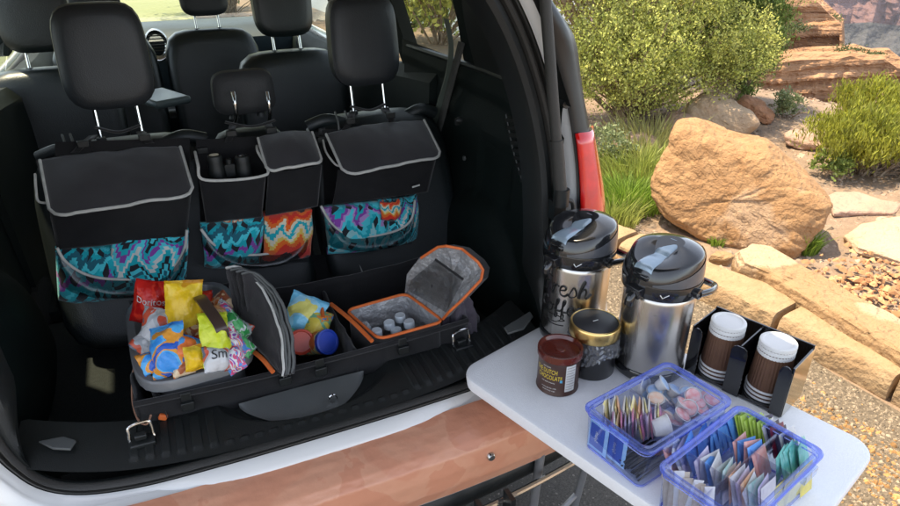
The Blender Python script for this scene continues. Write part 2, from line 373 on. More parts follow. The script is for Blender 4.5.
def add_patch(m, c, r, col):
    t = m.node_tree; N, L = t.nodes, t.links; b = N['Principled BSDF']; src = b.inputs['Base Color'].links[0].from_socket
    tc = N.new('ShaderNodeTexCoord'); n = N.new('ShaderNodeTexNoise'); n.inputs['Scale'].default_value = 5; n.inputs['Detail'].default_value = 8; L.new(tc.outputs['Object'], n.inputs['Vector'])
    d = N.new('ShaderNodeVectorMath'); d.operation = 'DISTANCE'; L.new(tc.outputs['Object'], d.inputs[0]); d.inputs[1].default_value = c
    a = N.new('ShaderNodeMath'); a.operation = 'MULTIPLY_ADD'; L.new(n.outputs[0], a.inputs[0]); a.inputs[1].default_value = .75; L.new(d.outputs['Value'], a.inputs[2])
    mr = N.new('ShaderNodeMapRange'); mr.inputs[1].default_value = r + .42; mr.inputs[2].default_value = r + .34; L.new(a.outputs[0], mr.inputs[0])
    mx = N.new('ShaderNodeMix'); mx.data_type = 'RGBA'; L.new(mr.outputs[0], mx.inputs[0]); L.new(src, mx.inputs[6]); mx.inputs[7].default_value = (*col, 1); L.new(mx.outputs[2], b.inputs['Base Color'])
add_patch(m_boul, (-.04, -.22, .22), .16, (.46, .31, .19))
def plate(px, y0, y1=None, tilt=0.):
    """outline points on an upright plane facing the viewer through ground distance"""
    return px
def on_plane(px, base, lean=.15):
    """meet sight lines with a plane through base, upright and turned to the viewer, leaning back"""
    c = Vector(base); n = Vector((c.x, c.y, 0)).normalized(); n = (n - Vector((0, 0, lean))).normalized(); o = Vector((0, 0, CZ)); out = []
    for a, b in px:
        q = cf + cr * ((a - 450) / FPX) + cu * ((253 - b) / FPX); out.append(o + q * (n.dot(c - o) / n.dot(q)))
    return out
bb = at(735, 238, z=0)
rock('boulder', on_plane([(677, 124), (692, 122), (714, 130), (742, 141), (768, 146), (785, 160), (806, 177), (831, 202), (825, 217), (810, 235), (797, 253), (770, 249), (740, 246), (722, 244), (703, 236), (682, 222), (662, 207), (655, 190), (656, 170), (669, 146)], bb, .45),
     .62, m_boul, 'big orange sandstone boulder with a pale patch, beside the long flat slab', 'boulder', .015, 1., .28, 5)
m_slab = rock_mat('slab_stone', (.43, .285, .15), (.30, .18, .085), (.48, .35, .22), 5, 1, 20)
def slabrock(name, top, thick, m, label, amp=.02, seed=0., cat='rock', group=None):
    P = [Vector(p) for p in top]; c = sum(P, Vector()) / len(P); dens = []
    for i in range(len(P)):
        for k in range(4): dens.append(P[i].lerp(P[(i + 1) % len(P)], k / 4))
    rings = []
    for t, k in [(0, .02), (.0, .4), (.0, .8), (-.06, .95), (-.25, 1.), (-.6, 1.01), (-1, .97)]:
        rings.append([c + (p - c) * k + Vector((0, 0, t * thick + (p.z - c.z) * (0))) for p in dens])
    mb = MB(); mb.loft(rings); me = mb.mesh(name); bm = bmesh.new(); bm.from_mesh(me)
    bmesh.ops.subdivide_edges(bm, edges=bm.edges, cuts=3, use_grid_fill=True); bm.normal_update()
    for v in bm.verts:
        q = v.co + Vector((seed, 0, seed)); v.co += v.normal * amp * (fbm(q, 4, 5) + .4 * (1 if (q.z * 30 + fbm(q, 3)) % 1 > .5 else 0))
    bm.to_mesh(me); bm.free(); me.polygons.foreach_set('use_smooth', [True] * len(me.polygons)); me.set_sharp_from_angle(angle=R(50))
    o_ = Vector((c.x, c.y, c.z - thick)); me.transform(Matrix.Translation(-o_)); o = link(name, me, m); o.location = o_; return tag(o, label, cat, group)
slabrock('flat_slab', [at(*p, z=.19) for p in [(737, 249), (750, 240), (768, 243), (800, 262), (840, 283), (880, 306), (912, 322), (935, 345), (920, 362), (880, 340), (840, 315), (800, 292), (765, 270), (742, 260)]], .17, m_slab, 'long flat tan rock slab running from the big boulder to the right edge', .010)
# kerb stones
m_kerb = mat('kerb_stone', (.43, .31, .18), .92, col2=(.27, .165, .08), nscale=14, amount=1.3, bump=1, bscale=38, detail=8)
kc = catmull([(1.98, 4.4, 0), (2.12, 3.4, 0), (2.34, 2.5, 0), (2.47, 1.95, 0), (2.535, 1.55, 0), (2.585, 1.1, 0), (2.62, .5, 0), (2.66, -.4, 0)], 24)
def kpt(s):
    i = min(int(s), len(kc) - 2); return kc[i].lerp(kc[i + 1], s - i)
def kidx(y): return min(range(len(kc)), key=lambda i: abs(kc[i].y - y))
segs = [(4.3, 3.32), (3.29, 2.3 + .33), (2.60, 1.69), (1.665, 1.17), (1.145, .1)]
klab = ['farthest tan kerb stone, beside the rear side of the white vehicle', 'tan kerb stone behind the left coffee dispenser', 'tan kerb stone behind the right coffee dispenser, below the big boulder', 'short tan kerb stone behind the black cup holder', 'tan kerb stone cut off by the right edge of the photo']
for i, (ya, yb) in enumerate(segs):
    s0, s1 = kidx(ya), kidx(yb); rings = []
    for k in range(31):
        p = kpt(s0 + (s1 - s0) * k / 30 * .999); q = kpt(min(s0 + (s1 - s0) * k / 30 + .6, len(kc) - 1.01)); t = (q - p).normalized(); n = Vector((-t.y, t.x, 0))
        sgn = 1 if n.x > 0 else -1; n *= sgn; e = .018 * fbm((p.x * 9, p.y * 9, i)); h = .125 + .012 * fbm((p.y * 3, i, 7))
        sh = .985 if k in (0, 30) else 1
        prof = [(-.125, -.02), (-.128 + e, .05), (-.118 + e, h - .02), (-.10 + e, h - .003), (-.05, h + .002), (.0, h + .003), (.05, h + .002), (.09, h), (.105 + e, h - .02), (.11, .04), (.11, -.02)]
        rings.append([p + n * x * sh + Vector((0, 0, z * sh + .004 * fbm((p.x * 20, p.y * 20, x * 30))))  for x, z in prof])
    mb = MB(); mb.loft(rings); o_ = (*kpt((s0 + s1) / 2).xy, 0)
    tag(alone('kerb_stone', mb, m_kerb, o_), klab[i], 'kerb stone', 'kerb stones edging the gravel')
m_pale = rock_mat('pale_stone', (.56, .44, .31), (.44, .29, .18), None, 3, .8, 14)
m_pink = rock_mat('pink_stone', (.50, .35, .27), (.38, .23, .16), None, 3, .7, 14)
slabrock('flat_rock', [at(*p, z=.05) for p in [(846, 233), (862, 222), (885, 217), (930, 212), (980, 225), (950, 262), (905, 260), (880, 252), (860, 246)]], .06, m_pale, 'pale flat rock sunk in the gravel at the right edge', .012, 3)
slabrock('flat_rock', [at(*p, z=.03) for p in [(825, 197), (835, 191), (858, 192), (880, 199), (903, 203), (895, 213), (860, 211), (835, 212)]], .04, m_pink, 'pinkish flat rock in the gravel just right of the big boulder', .008, 5)
for n_, (px, base, dp, m_, lab, sd_) in enumerate([
    ([(683, 118), (690, 102), (705, 97), (725, 101), (748, 112), (757, 122), (740, 134), (700, 134)], (720, 132), .5, m_pale, 'pale peach boulder half buried behind the big orange boulder', 2.),
    ([(700, 99), (705, 87), (722, 83), (738, 87), (742, 99), (722, 103)], (720, 106), .4, m_pale, 'small pale boulder on top of the peach boulder under the dense bush', 4.),
    ([(664, 125), (672, 112), (690, 113), (700, 121), (690, 131), (670, 131)], (680, 131), .3, m_pink, 'orange pink rock left of the peach boulder, at the bush foot', 6.),
    ([(738, 106), (744, 98), (760, 106), (774, 119), (768, 124), (752, 118)], (756, 122), .3, rock_mat('red_stone', (.46, .24, .13), (.3, .14, .07), None, 4, 1, 15), 'dark reddish rock ledge at the foot of the dense bush', 8.),
    ([(612, 143), (628, 134), (650, 137), (660, 147), (640, 154), (618, 153)], (636, 153), .3, m_pink, 'low pink rock under the twigs of the big bush', 3.),
    ([(790, 132), (812, 136), (822, 144), (804, 147), (788, 141)], (805, 146), .3, m_pink, 'small pink rock on the dirt slope left of the yellow bush', 5.5),
]):
    bs = at(*base, z=0); bs.z = gz(bs.x, bs.y)
    rock('rock', on_plane(px, bs, .5), dp, m_, lab, 'rock', .03, sd_, .3, 1)
for (px, s_, lab) in [((618, 262), .05, 'small tan stone on the gravel behind the left coffee dispenser'), ((757, 303), .04, 'small stone lying between the kerb and the slab'), ((706, 283), .05, 'grey brown stone in front of the boulder by the kerb'), ((722, 262), .06, 'reddish stone tucked under the front of the boulder'), ((893, 372), .04, 'small tan stone at the right edge beside the kerb')]:
    c = at(*px, z=0); pl = [Vector((c.x + s_ * math.cos(a_) * (1 + .3 * math.sin(3 * a_ + s_ * 99)), c.y + s_ * .8 * math.sin(a_), s_ * .8)) for a_ in [k * .8976 for k in range(7)]]
    slabrock('stone', pl, s_ * .9, m_slab, lab, .01, s_ * 100, 'stone')

# ---- vegetation
def leaves(name, C, S, m, parent=None, up=.2, aspect=.5, seed=0, inv=None):
    n = len(C); rs = np.random.RandomState(seed); a = rs.randn(n, 3); a[:, 2] = np.abs(a[:, 2]) + up; a /= np.linalg.norm(a, axis=1)[:, None]
    b = np.cross(a, rs.randn(n, 3)); b /= np.linalg.norm(b, axis=1)[:, None]
    C = np.array(C); S = np.array(S)[:, None]; l = a * S; w_ = b * S * aspect * .5
    V = np.stack([C, C + l * .45 + w_, C + l, C + l * .45 - w_], 1).reshape(-1, 3)
    F = (np.arange(n) * 4)[:, None] + np.array([0, 1, 2, 3])[None]
    me = bpy.data.meshes.new(name); me.from_pydata(V.tolist(), [], F.tolist()); o = link(name, me, m, parent); return o
def leaf_mat(name, c, c2, island=.4, trans=.35, ns=3.):
    m = mat(name, c, .6, col2=c2, nscale=ns, amount=1.6, island=island, detail=3)
    t = m.node_tree; N, L = t.nodes, t.links; b = N['Principled BSDF']; o = [n for n in N if n.type == 'OUTPUT_MATERIAL'][0]
    tl = N.new('ShaderNodeBsdfTranslucent'); L.new(b.inputs['Base Color'].links[0].from_socket, tl.inputs[0]); mx = N.new('ShaderNodeMixShader'); mx.inputs[0].default_value = trans
    L.new(b.outputs[0], mx.inputs[1]); L.new(tl.outputs[0], mx.inputs[2]); L.new(mx.outputs[0], o.inputs[0]); return m
m_twig = mat('twig', (.20, .13, .08), .9, col2=(.36, .28, .20), nscale=20, bump=.6, bscale=60)
def bush(base, lobes, nclump, nleaf, lsize, m, label, seed, cat='bush', name='bush', group=None, up=.2, spread=.1, stems=26, aspect=.5, twig=m_twig):
    r = random.Random(seed); base = Vector(base); t = thing(name, label, cat, Matrix.Translation(base), group)
    C, S = [], []; tips = []; st = MB()
    for (lx, ly, lz, rx, ry, rz, wgt) in lobes:
        for _ in range(int(nclump * wgt)):
            while True:
                p = Vector((r.uniform(-1, 1), r.uniform(-1, 1), r.uniform(-1, 1)))
                if p.length < 1 and (p.length > .45 or r.random() < .3): break
            p *= .82 + .3 * fbm(p * 1.7 + Vector((seed, lx, 0)), 1.3, 2)
            tips.append(Vector((lx + p.x * rx, ly + p.y * ry, max(.03, lz + p.z * rz))))
    for tp in tips:
        k = int(nleaf * r.uniform(.4, 1.5)); sp = spread * r.uniform(.5, 1.2); ax = Vector((r.gauss(0, 1), r.gauss(0, 1), abs(r.gauss(.6, .6)))).normalized()
        for _ in range(k):
            s_ = r.uniform(-1.4, 1.4); C.append(tp + ax * s_ * sp + Vector((r.gauss(0, 1), r.gauss(0, 1), r.gauss(0, 1))) * sp * .33); S.append(lsize * r.uniform(.6, 1.4))
    leaves('foliage', C, S, m, t, up=up, aspect=aspect, seed=seed)
    for tp in r.sample(tips, min(stems, len(tips))):
        b0 = Vector((r.gauss(0, .05), r.gauss(0, .05), -.03)); mid = b0.lerp(tp, .5) + Vector((r.gauss(0, .06), r.gauss(0, .06), r.gauss(0, .05)))
        L_ = catmull([b0, b0.lerp(mid, .5) + Vector((0, 0, .03)), mid, tp], 5); k = len(L_); r0 = .014 * max(.5, tp.length)
        st.tube(L_, [r0 * (1 - .8 * i / k) for i in range(k)], 5)
    part('stems', st, twig, t); return t
def gp(px, py):
    p = at(px, py, z=0); p.z = gz(p.x, p.y); return p
m_lf1 = leaf_mat('leaf_light', (.24, .31, .045), (.62, .60, .20), island=.75, trans=.4)
m_lf2 = leaf_mat('leaf_dark', (.13, .20, .04), (.24, .30, .07), island=.5)
m_lf3 = leaf_mat('leaf_yellow', (.44, .43, .05), (.16, .20, .035), ns=4, island=.55, trans=.45)
m_lf4 = leaf_mat('leaf_grey', (.20, .26, .12), (.28, .32, .16))
b1 = gp(628, 118)
bush(b1, [(0, 0, 1.35, 1.15, 1.0, .75, .8), (-.9, .3, 1.7, 1.0, .9, .8, .8), (.35, -.2, .85, .95, .8, .5, .7), (-.5, -.5, .7, .65, .6, .5, .6), (.25, -.5, .42, .8, .4, .26, .15), (.6, .2, 1.5, .6, .8, .8, .4), (.75, -.55, .62, .5, .35, .25, .2)], 470, 62, .025, m_lf1, 'large loose light green bush beside the open rear of the vehicle', 11, spread=.10, stems=150, aspect=.6)
b2 = gp(738, 104)
bush(b2, [(0, 0, .75, .36, .4, .75, 1.), (-.25, .1, 1.5, .4, .4, .6, .8), (-.75, .2, 1.1, .5, .5, .8, .7)], 620, 60, .032, m_lf2, 'dense dark green upright bush standing in front of the orange cliff', 12, spread=.09, stems=40, up=.8, aspect=.35)
b2b = gp(700, 92)
bush(b2b + Vector((-.1, .9, 0)), [(0, 0, .9, .7, .6, .9, 1.), (-1.2, .8, 1.2, 1.2, .9, 1.1, 1.)], 330, 30, .05, leaf_mat('leaf_olive', (.24, .25, .07), (.36, .33, .13)), 'olive green feathery bush behind the dense dark bush', 13, spread=.12)
b3 = gp(862, 172)
bush(b3, [(0, 0, .30, .55, .42, .20, 1.), (.45, -.35, .24, .5, .4, .22, .7), (.40, .25, .42, .42, .4, .20, .6)], 420, 46, .042, m_lf3, 'yellow green spreading bush at the right edge beyond the gravel', 14, up=1.6, spread=.075, aspect=.22, stems=110)
bush(gp(828, 178), [(0, 0, .12, .22, .16, .09, 1.)], 40, 30, .03, m_lf2, 'low dark green clump at the left foot of the yellow green bush', 15, spread=.05, stems=8)
bush(gp(784, 118), [(0, 0, .14, .16, .16, .14, 1.)], 45, 30, .03, m_lf4, 'small grey green shrub below the dense dark bush', 16, spread=.05, stems=8)
bush(gp(600, 165), [(0, 0, .16, .35, .22, .16, 1.)], 60, 30, .03, m_lf4, 'grey green twiggy plant behind the red tail light', 17, spread=.07, stems=14)
def grass(base, n, h, spread, m, label, seed, lean=.35):
    r = random.Random(seed); mb = MB(); base = Vector(base)
    for _ in range(n):
        a_ = r.uniform(0, 6.28); d_ = spread * r.random() ** .6; p = Vector((d_ * math.cos(a_), d_ * math.sin(a_), -.01)); L_ = h * r.uniform(.5, 1.2); o_ = Vector((math.cos(a_) + r.gauss(0, .5), math.sin(a_) + r.gauss(0, .5), 0)) * lean * L_
        q = p + o_ * .3 + Vector((0, 0, L_ * .55)); e = p + o_ + Vector((0, 0, L_ * r.uniform(.75, 1))); w_ = Vector((r.gauss(0, 1), r.gauss(0, 1), 0)).normalized() * .003 * (1 + h)
        mb.add([p - w_, p + w_, q + w_, q - w_, e], [(0, 1, 2, 3), (3, 2, 4)])
    o = link('grass_tuft', mb.mesh('grass_tuft'), m); o.location = base; return tag(o, label, 'grass')
m_gr = leaf_mat('grass_green', (.22, .32, .05), (.42, .42, .12), ns=4)
m_gr2 = leaf_mat('grass_fresh', (.28, .42, .05), (.16, .26, .04), ns=4)
grass(gp(628, 205), 1500, .20, .24, m_gr2, 'tall bright green grass clump between the tail light and the boulder', 21)
grass(gp(640, 176), 1500, .22, .36, m_gr, 'green weedy grass patch behind the left coffee dispenser, under the bush', 22)
grass(gp(612, 222), 380, .2, .16, m_gr, 'grass tuft at the kerb just right of the tail light', 23)
grass(gp(804, 250), 320, .15, .07, m_gr2, 'small green grass tuft where the boulder meets the slab', 24)
grass(gp(716, 244), 130, .08, .05, m_gr2, 'tiny grass tuft at the front foot of the boulder', 25)
grass(gp(652, 150), 500, .3, .4, leaf_mat('grass_dry', (.50, .46, .18), (.36, .38, .12)), 'pale dry grass under the lowest twigs of the big bush', 26)
# trees and brush seen through the car windows
for k, (x, y, h, s_) in enumerate([(1.8, 15, 4.2, 2.2), (5.2, 13, 3.6, 2.0), (4.3, 9.8, 3.0, 1.5)]):
    bush((x, y, gz(x, y)), [(0, 0, h * .5, s_, s_, h * .5, 1.)], 420, 26, .11, [m_lf1, m_lf2, m_lf1][k], ['bushy green tree ahead of the vehicle, seen left of the second-row head restraint', 'bushy tree seen through the side windows between the head restraints', 'light green bush seen through the rear quarter window'][k], 31 + k, cat='tree', name='bushy_tree', spread=.3, stems=20)

# ---- canyon
m_cliff = mat('cliff_rock', (.44, .26, .14), .95, col2=(.30, .155, .075), nscale=.3, amount=1.4, bump=1, bscale=1.2, detail=9, stretch=(1, 1, 4))
_t = m_cliff.node_tree; _N, _L = _t.nodes, _t.links; _b = _N['Principled BSDF']; _src = _b.inputs['Base Color'].links[0].from_socket
_tc = _N.new('ShaderNodeTexCoord'); _mp = _N.new('ShaderNodeMapping'); _mp.inputs['Scale'].default_value = (.05, .05, 1.5); _L.new(_tc.outputs['Object'], _mp.inputs[0])
_n = _N.new('ShaderNodeTexNoise'); _n.inputs['Scale'].default_value = 1.; _n.inputs['Detail'].default_value = 7; _L.new(_mp.outputs[0], _n.inputs['Vector'])
_r = _N.new('ShaderNodeValToRGB'); _e = _r.color_ramp.elements; _e[0].position = .36; _e[0].color = (.35, .25, .19, 1); _e[1].position = .44; _e[1].color = (1, 1, 1, 1); _q = _e.new(.58); _q.color = (1, .95, .9, 1); _q = _e.new(.63); _q.color = (1.35, 1.4, 1.5, 1)
_L.new(_n.outputs[0], _r.inputs[0]); _m = _N.new('ShaderNodeMix'); _m.data_type = 'RGBA'; _m.blend_type = 'MULTIPLY'; _m.inputs[0].default_value = .85
_L.new(_src, _m.inputs[6]); _L.new(_r.outputs[0], _m.inputs[7]); _L.new(_m.outputs[2], _b.inputs['Base Color'])
def cliff(name, tops, dist, zbot, slope, m, back, steps, amp, label, lk=1.):
    """tops: (px x, px y) skyline of a cliff at that distance; ledges step out towards the foot, a plateau runs back"""
    nu, nv = 260, 150; tx = [t_[0] for t_ in tops]; T_ = [t_[1] for t_ in tops]
    def top(u):
        a_ = tx[0] + (tx[-1] - tx[0]) * u; return at(a_, float(np.interp(a_, tx, T_)), d=dist)
    mb = MB()
    def fn(u, v):
        tp = top(u); dr = Vector((tp.x, tp.y, 0)).normalized()
        if v < .12:
            k = 1 - v / .12; return tp + dr * back * k + Vector((0, 0, k * back * .02 + .5 * amp * fbm((tp.x * .1 + k * 3, tp.y * .1, 2))))
        k = (v - .12) / .88; z = tp.z + (zbot - tp.z) * k
        q = Vector((tp.x * .25, tp.y * .25, z * .02)); w_ = z + .8 * amp * fbm((tp.x * .08, tp.y * .08, 0))
        lay = w_ / steps; led = math.floor(lay); fr = lay - led; h_ = noise.noise(Vector((led * 7.3, 1.5, 0)))
        out = slope * (tp.z - z) + steps * lk * (h_ + .45 * max(-1, min(1, math.sin(fr * 6.28) * 3))) + amp * fbm((tp.x * .22, tp.y * .22, z * .05), 1, 5) + amp * .35 * fbm((tp.x * 1.1, tp.y * 1.1, z * .8), 1, 4)
        return Vector((tp.x, tp.y, z)) - dr * out * min(1, k * 12 + .15)
    mb.surf(fn, nu, nv); o = part(name, mb, m, smooth=False); return tag(o, label, 'cliff')
cliff('cliff', [(690, -30), (742, -12), (770, -8), (800, -4), (818, 2), (829, 14), (838, 22), (842, 26), (843, 66), (850, 75)], 52, -24, .06, m_cliff, 4, 2.2, .8, 'orange layered cliff rising behind the dense dark bush', .32)
cliff('cliff_ledge', [(760, 66), (800, 60), (838, 59), (850, 56), (868, 60), (885, 59), (897, 68), (915, 70), (960, 80)], 47, -26, .12, m_cliff, 4, .85, .9, 'lower banded rock ledge at the right, above the yellow green bush', .55)
m_cs = leaf_mat('canyon_shrub', (.06, .09, .03), (.12, .15, .05))
for k, (px, py, d_) in enumerate([(795, -2, 53), (806, 3, 53), (789, 32, 50.2), (799, 30, 50.2), (832, 22, 53), (845, 57, 48.5), (853, 55, 48.5), (866, 58, 49), (878, 58, 49)]):
    p = at(px, py, d=d_); s_ = [.6, .5, .7, .6, .6, .9, .5, .5, .4][k]
    t_ = thing('canyon_shrub', ['dark shrub on the cliff top', 'dark shrub just right of the topmost one on the cliff', 'dark shrub on the upper ledge of the cliff', 'second dark shrub on the upper ledge of the cliff', 'dark shrub at the right corner of the cliff top', 'tallest dark shrub on the banded ledge', 'dark shrub next to the tallest one on the banded ledge', 'low shrub at the middle of the banded ledge', 'small shrub nearest the right on the banded ledge'][k], 'shrub', Matrix.Translation(p), 'dark shrubs on the cliffs')
    rs = np.random.RandomState(50 + k); n_ = 260; leaves('foliage', rs.randn(n_, 3) * np.array([s_ * .55, s_ * .55, s_ * .3]) + np.array([0, 0, s_ * .3]), np.full(n_, .22), m_cs, t_, seed=k)
m_far = mat('far_canyon', (.21, .115, .10), .95, col2=(.11, .06, .055), nscale=.03, amount=1.4, bump=1, bscale=.08, detail=9, stretch=(1, 1, 2.2))
def farwall(name, tops, dist, m, zbot, slope, amp, steps, depth=200):
    nu, nv = 150, 90; tx = [t_[0] for t_ in tops]; T_ = [t_[1] for t_ in tops]; mb = MB()
    def fn(u, v):
        a_ = tx[0] + (tx[-1] - tx[0]) * u; tp = at(a_, float(np.interp(a_, tx, T_)), d=dist); dr = Vector((tp.x, tp.y, 0)).normalized()
        if v < .06: return tp + dr * depth * (1 - v / .06) + Vector((0, 0, -.35 * depth * (1 - v / .06)))
        k = (v - .06) / .94; z = tp.z + (zbot - tp.z) * k; w_ = z + 10 * fbm((tp.x * .004, tp.y * .004, 0)); led = math.floor(w_ / steps)
        out = slope * (tp.z - z) + steps * .4 * noise.noise(Vector((led * 3.1, 4, 0))) + amp * abs(fbm((tp.x * .012, tp.y * .012, z * .003), 1, 6)) + .25 * amp * fbm((tp.x * .05, tp.y * .05, z * .05), 1, 5)
        return Vector((tp.x, tp.y, z)) - dr * out * min(1, k * 10)
    mb.surf(fn, nu, nv); return struct(name, mb, m, smooth=False)
farwall('canyon_wall', [(600, -95), (760, -80), (850, -92), (1000, -84), (1300, -90)], 900, m_far, -340, .5, 70, 14)
m_fslope = mat('canyon_slope', (.13, .125, .125), .95, col2=(.022, .03, .03), nscale=.22, amount=1.5, bump=1, bscale=.15, detail=9)
farwall('canyon_slope', [(600, 15), (760, 20), (835, 24), (870, 22), (905, 26), (1000, 24), (1300, 40)], 520, m_fslope, -330, 1.1, 45, 8, 6)
# the air of the canyon
hz = MB(); hz.box((300, 250, -210), (3400, 3400, 426.))
hm = bpy.data.materials.new('haze'); hm.use_nodes = True; hn = hm.node_tree; hn.nodes.remove(hn.nodes['Principled BSDF'])
pv = hn.nodes.new('ShaderNodeVolumePrincipled'); pv.inputs['Color'].default_value = (.80, .86, 1, 1); pv.inputs['Density'].default_value = .00010
hn.links.new(pv.outputs[0], [n for n in hn.nodes if n.type == 'OUTPUT_MATERIAL'][0].inputs['Volume'])
tag(part('haze', hz, hm), kind='stuff')
# ================================================================== THE VEHICLE
XC = .215
m_white = mat('white_paint', (.80, .79, .76), .28, col2=(.76, .75, .72), coat=.8, nscale=3)
m_blk = mat('black_plastic', (.010, .012, .012), .40, col2=(.007, .009, .009), nscale=6, bump=.5, bscale=600)
m_trim = mat('dark_trim', (.015, .017, .0165), .42, col2=(.011, .013, .0125), nscale=5, bump=.5, bscale=500)
m_liner = mat('interior_panel', (.006, .011, .0095), .6, col2=(.004, .008, .007), spec=.25, nscale=3, bump=.5, bscale=400)
m_rub = mat('rubber_seal', (.028, .028, .025), .55, col2=(.038, .035, .031), nscale=7, bump=.3, bscale=200)
m_gloss = mat('gloss_black', (.012, .013, .014), .08, coat=1)
m_leath = mat('leather', (.026, .030, .034), .42, col2=(.018, .021, .024), nscale=5, bump=.35, bscale=330, spec=.5)
m_leathd = mat('dark_leather', (.009, .013, .013), .42, col2=(.015, .021, .023), nscale=4, bump=.5, bscale=350, spec=.6)
m_carpet = mat('carpet', (.014, .018, .018), .95, nscale=100, bump=1, bscale=300)
m_chrome = mat('chrome', (.78, .78, .76), .12, metal=1, nscale=4)
m_steel = mat('steel', (.62, .61, .58), .25, metal=1, nscale=9)
m_glass = sheer_mat('window_glass', (.80, .86, .80), .1, .02)
m_grey = mat('grey_plastic', (.085, .09, .088), .5, col2=(.10, .105, .10), nscale=7, bump=.4, bscale=500)
car = thing('parked_car', 'white sport utility vehicle with its open rear and dark cargo area towards the viewer', 'car', T(XC, 3.2, 0))
def cp(name, mb, m, parent=None, **k): return part(name, mb, m, parent or car, world=True, **k)

half = [(.215, .722), (.45, .724), (.62, .732), (.725, .76), (.778, .82), (.803, .92), (.816, 1.06), (.814, 1.22), (.788, 1.37), (.738, 1.51), (.668, 1.62), (.57, 1.695), (.40, 1.722)]
loop = half + [(.215, 1.725)] + [(2 * XC - x, z) for x, z in reversed(half[1:])]
oc = [Vector((p.x, 0, p.z)) for p in catmull([(x, 0, z) for x, z in loop], 6, True)]
NO = len(oc)
def onorm(i):
    t = oc[(i + 1) % NO] - oc[(i - 1) % NO]; return Vector((t.z, 0, -t.x)).normalized()
on_ = [onorm(i) for i in range(NO)]
if on_[0].z > 0: on_ = [-n for n in on_]
def y0(z): return .986 + .2 * z
# the rear of the body is bowed in plan: the jambs stand further forward than the middle of the sill
oy = []
for i_, p in enumerate(oc):
    yb_ = y0(p.z); yn = yb_ + .12 * min(1.05, abs(p.x - XC) / .6) ** 3; k_ = yn / yb_; oy.append(yn); oc[i_] = Vector((p.x * k_, 0, CZ - (CZ - p.z) * k_))
on_ = [onorm(i) for i in range(NO)]
if on_[0].z > 0: on_ = [-n for n in on_]
def ring(d, dy):
    out = []
    for i in range(NO):
        p = oc[i] + on_[i] * (d * (.62 + .38 * min(1, max(0, (oc[i].z - .74) / .15)))); out.append(Vector((p.x, oy[i] + .2 * (p.z - oc[i].z) + dy, p.z)))
    return out
def strip(rings):
    mb = MB(); mb.loft(rings, False, False); return mb
cp('door_seal', strip([ring(.008, .012), ring(.012, -.004), ring(.018, -.008), ring(.024, -.004), ring(.027, .012), ring(.034, .012), ring(.037, .0), ring(.042, .0), ring(.046, .01)]), m_rub)
def tring(d, dy):
    out = []
    for i in range(NO):
        k = min(1, max(0, (oc[i].z - .735) / .12)); p = oc[i] + on_[i] * (d * k if d < 0 else d); out.append(Vector((p.x, oy[i] + .2 * (p.z - oc[i].z) + dy * (k if dy > .02 else 1), p.z)))
    return out
cp('opening_trim', strip([tring(-.035, .09), tring(-.033, .03), tring(-.022, .008), tring(-.008, .002), tring(.006, .006), tring(.008, .014)]), m_trim)
# painted rear frame
def outer(i):
    p = oc[i]; n = on_[i]; z = p.z
    s = (p.x - XC) / .6
    zz = .655 if z < .76 and abs(s) < 1.0 else z
    if z < .95 and abs(s) > .8: zz = max(.60, z - (.95 - z) * .9)
    if z > 1.6: zz = min(1.80, z + .075)
    hw = (.875 - .38 * max(0, zz - 1.05) ** 1.25); sx = max(-1, min(1, s * 1.02))
    sx = math.copysign(abs(sx) ** (.55 if z > .9 else .9), sx) if z > .76 else sx * .92
    x = XC + hw * sx if z > .76 else XC + (p.x - XC) * 1.25
    yb = 1.10 + .02 * (1 - (abs(s))) * -1
    side = min(1, max(0, (abs(x - XC) - .45) / .43)) ** 2
    y = (1.112 + .03 * abs(s) + .12 * min(1.05, abs(s)) ** 3) * (1 - side) + side * (1.385 + .30 * (zz - 1.05)) if zz < 1.5 else oy[i] + .2 * (zz - oc[i].z) - .02 + side * .18
    return Vector((x, y, zz))
rO = [outer(i) for i in range(NO)]
for _ in range(4): rO = [rO[i - 1] * .25 + rO[i] * .5 + rO[(i + 1) % NO] * .25 for i in range(NO)]
rA = ring(.046, .0); rB = ring(.058, -.016); rC = ring(.078, -.028)
def Bs(i, t):
    i %= NO; ks = [rA[i], rB[i], rC[i], rC[i].lerp(rO[i], .5) + Vector((0, -.035 * min(1, (rC[i] - rO[i]).length / .2), 0)), rO[i]]
    q = t * 4; k = min(int(q), 3); f_ = q - k
    a, b, c, d = ks[max(k - 1, 0)], ks[k], ks[k + 1], ks[min(k + 2, 4)]
    return .5 * ((2 * b) + (c - a) * f_ + (2 * a - 5 * b + 4 * c - d) * f_ * f_ + (3 * b - a - 3 * c + d) * f_ ** 3)
mb = MB(); mb.surf(lambda u, v: Bs(int(round(u * NO)), v), NO, 16, True); cp('rear_frame', mb, m_white)
# rear corner pieces on both sides
def corner(i0, i1, t0, t1, off):
    mb = MB(); n = i1 - i0; m = t1 - t0
    def fn(u, v):
        k = i0 + int(round(n * u)); t = (t0 + round(m * v)) / 16
        a = Bs(k, t); b = Bs(k + 1, t) - Bs(k, t); c = Bs(k, min(1, t + .03)) - Bs(k, min(1, t + .03) - .06)
        nn = c.cross(b).normalized(); nn = nn if nn.y < 0 or abs(nn.y) < .3 and nn.x * (a.x - XC) > 0 else -nn
        return a + nn * off
    mb.surf(fn, n, m); return mb
ir = [i for i in range(NO) if oc[i].x > XC and 1.0 < oc[i].z < 1.60]
il = [i for i in range(NO) if oc[i].x < XC and 1.0 < oc[i].z < 1.60]
for lst in (ir, il):
    a_, b_ = min(lst), max(lst)
    cp('corner_panel', corner(a_, b_, 6, 16, .006), mat('pillar_black', (.006, .007, .008), .34, nscale=6))
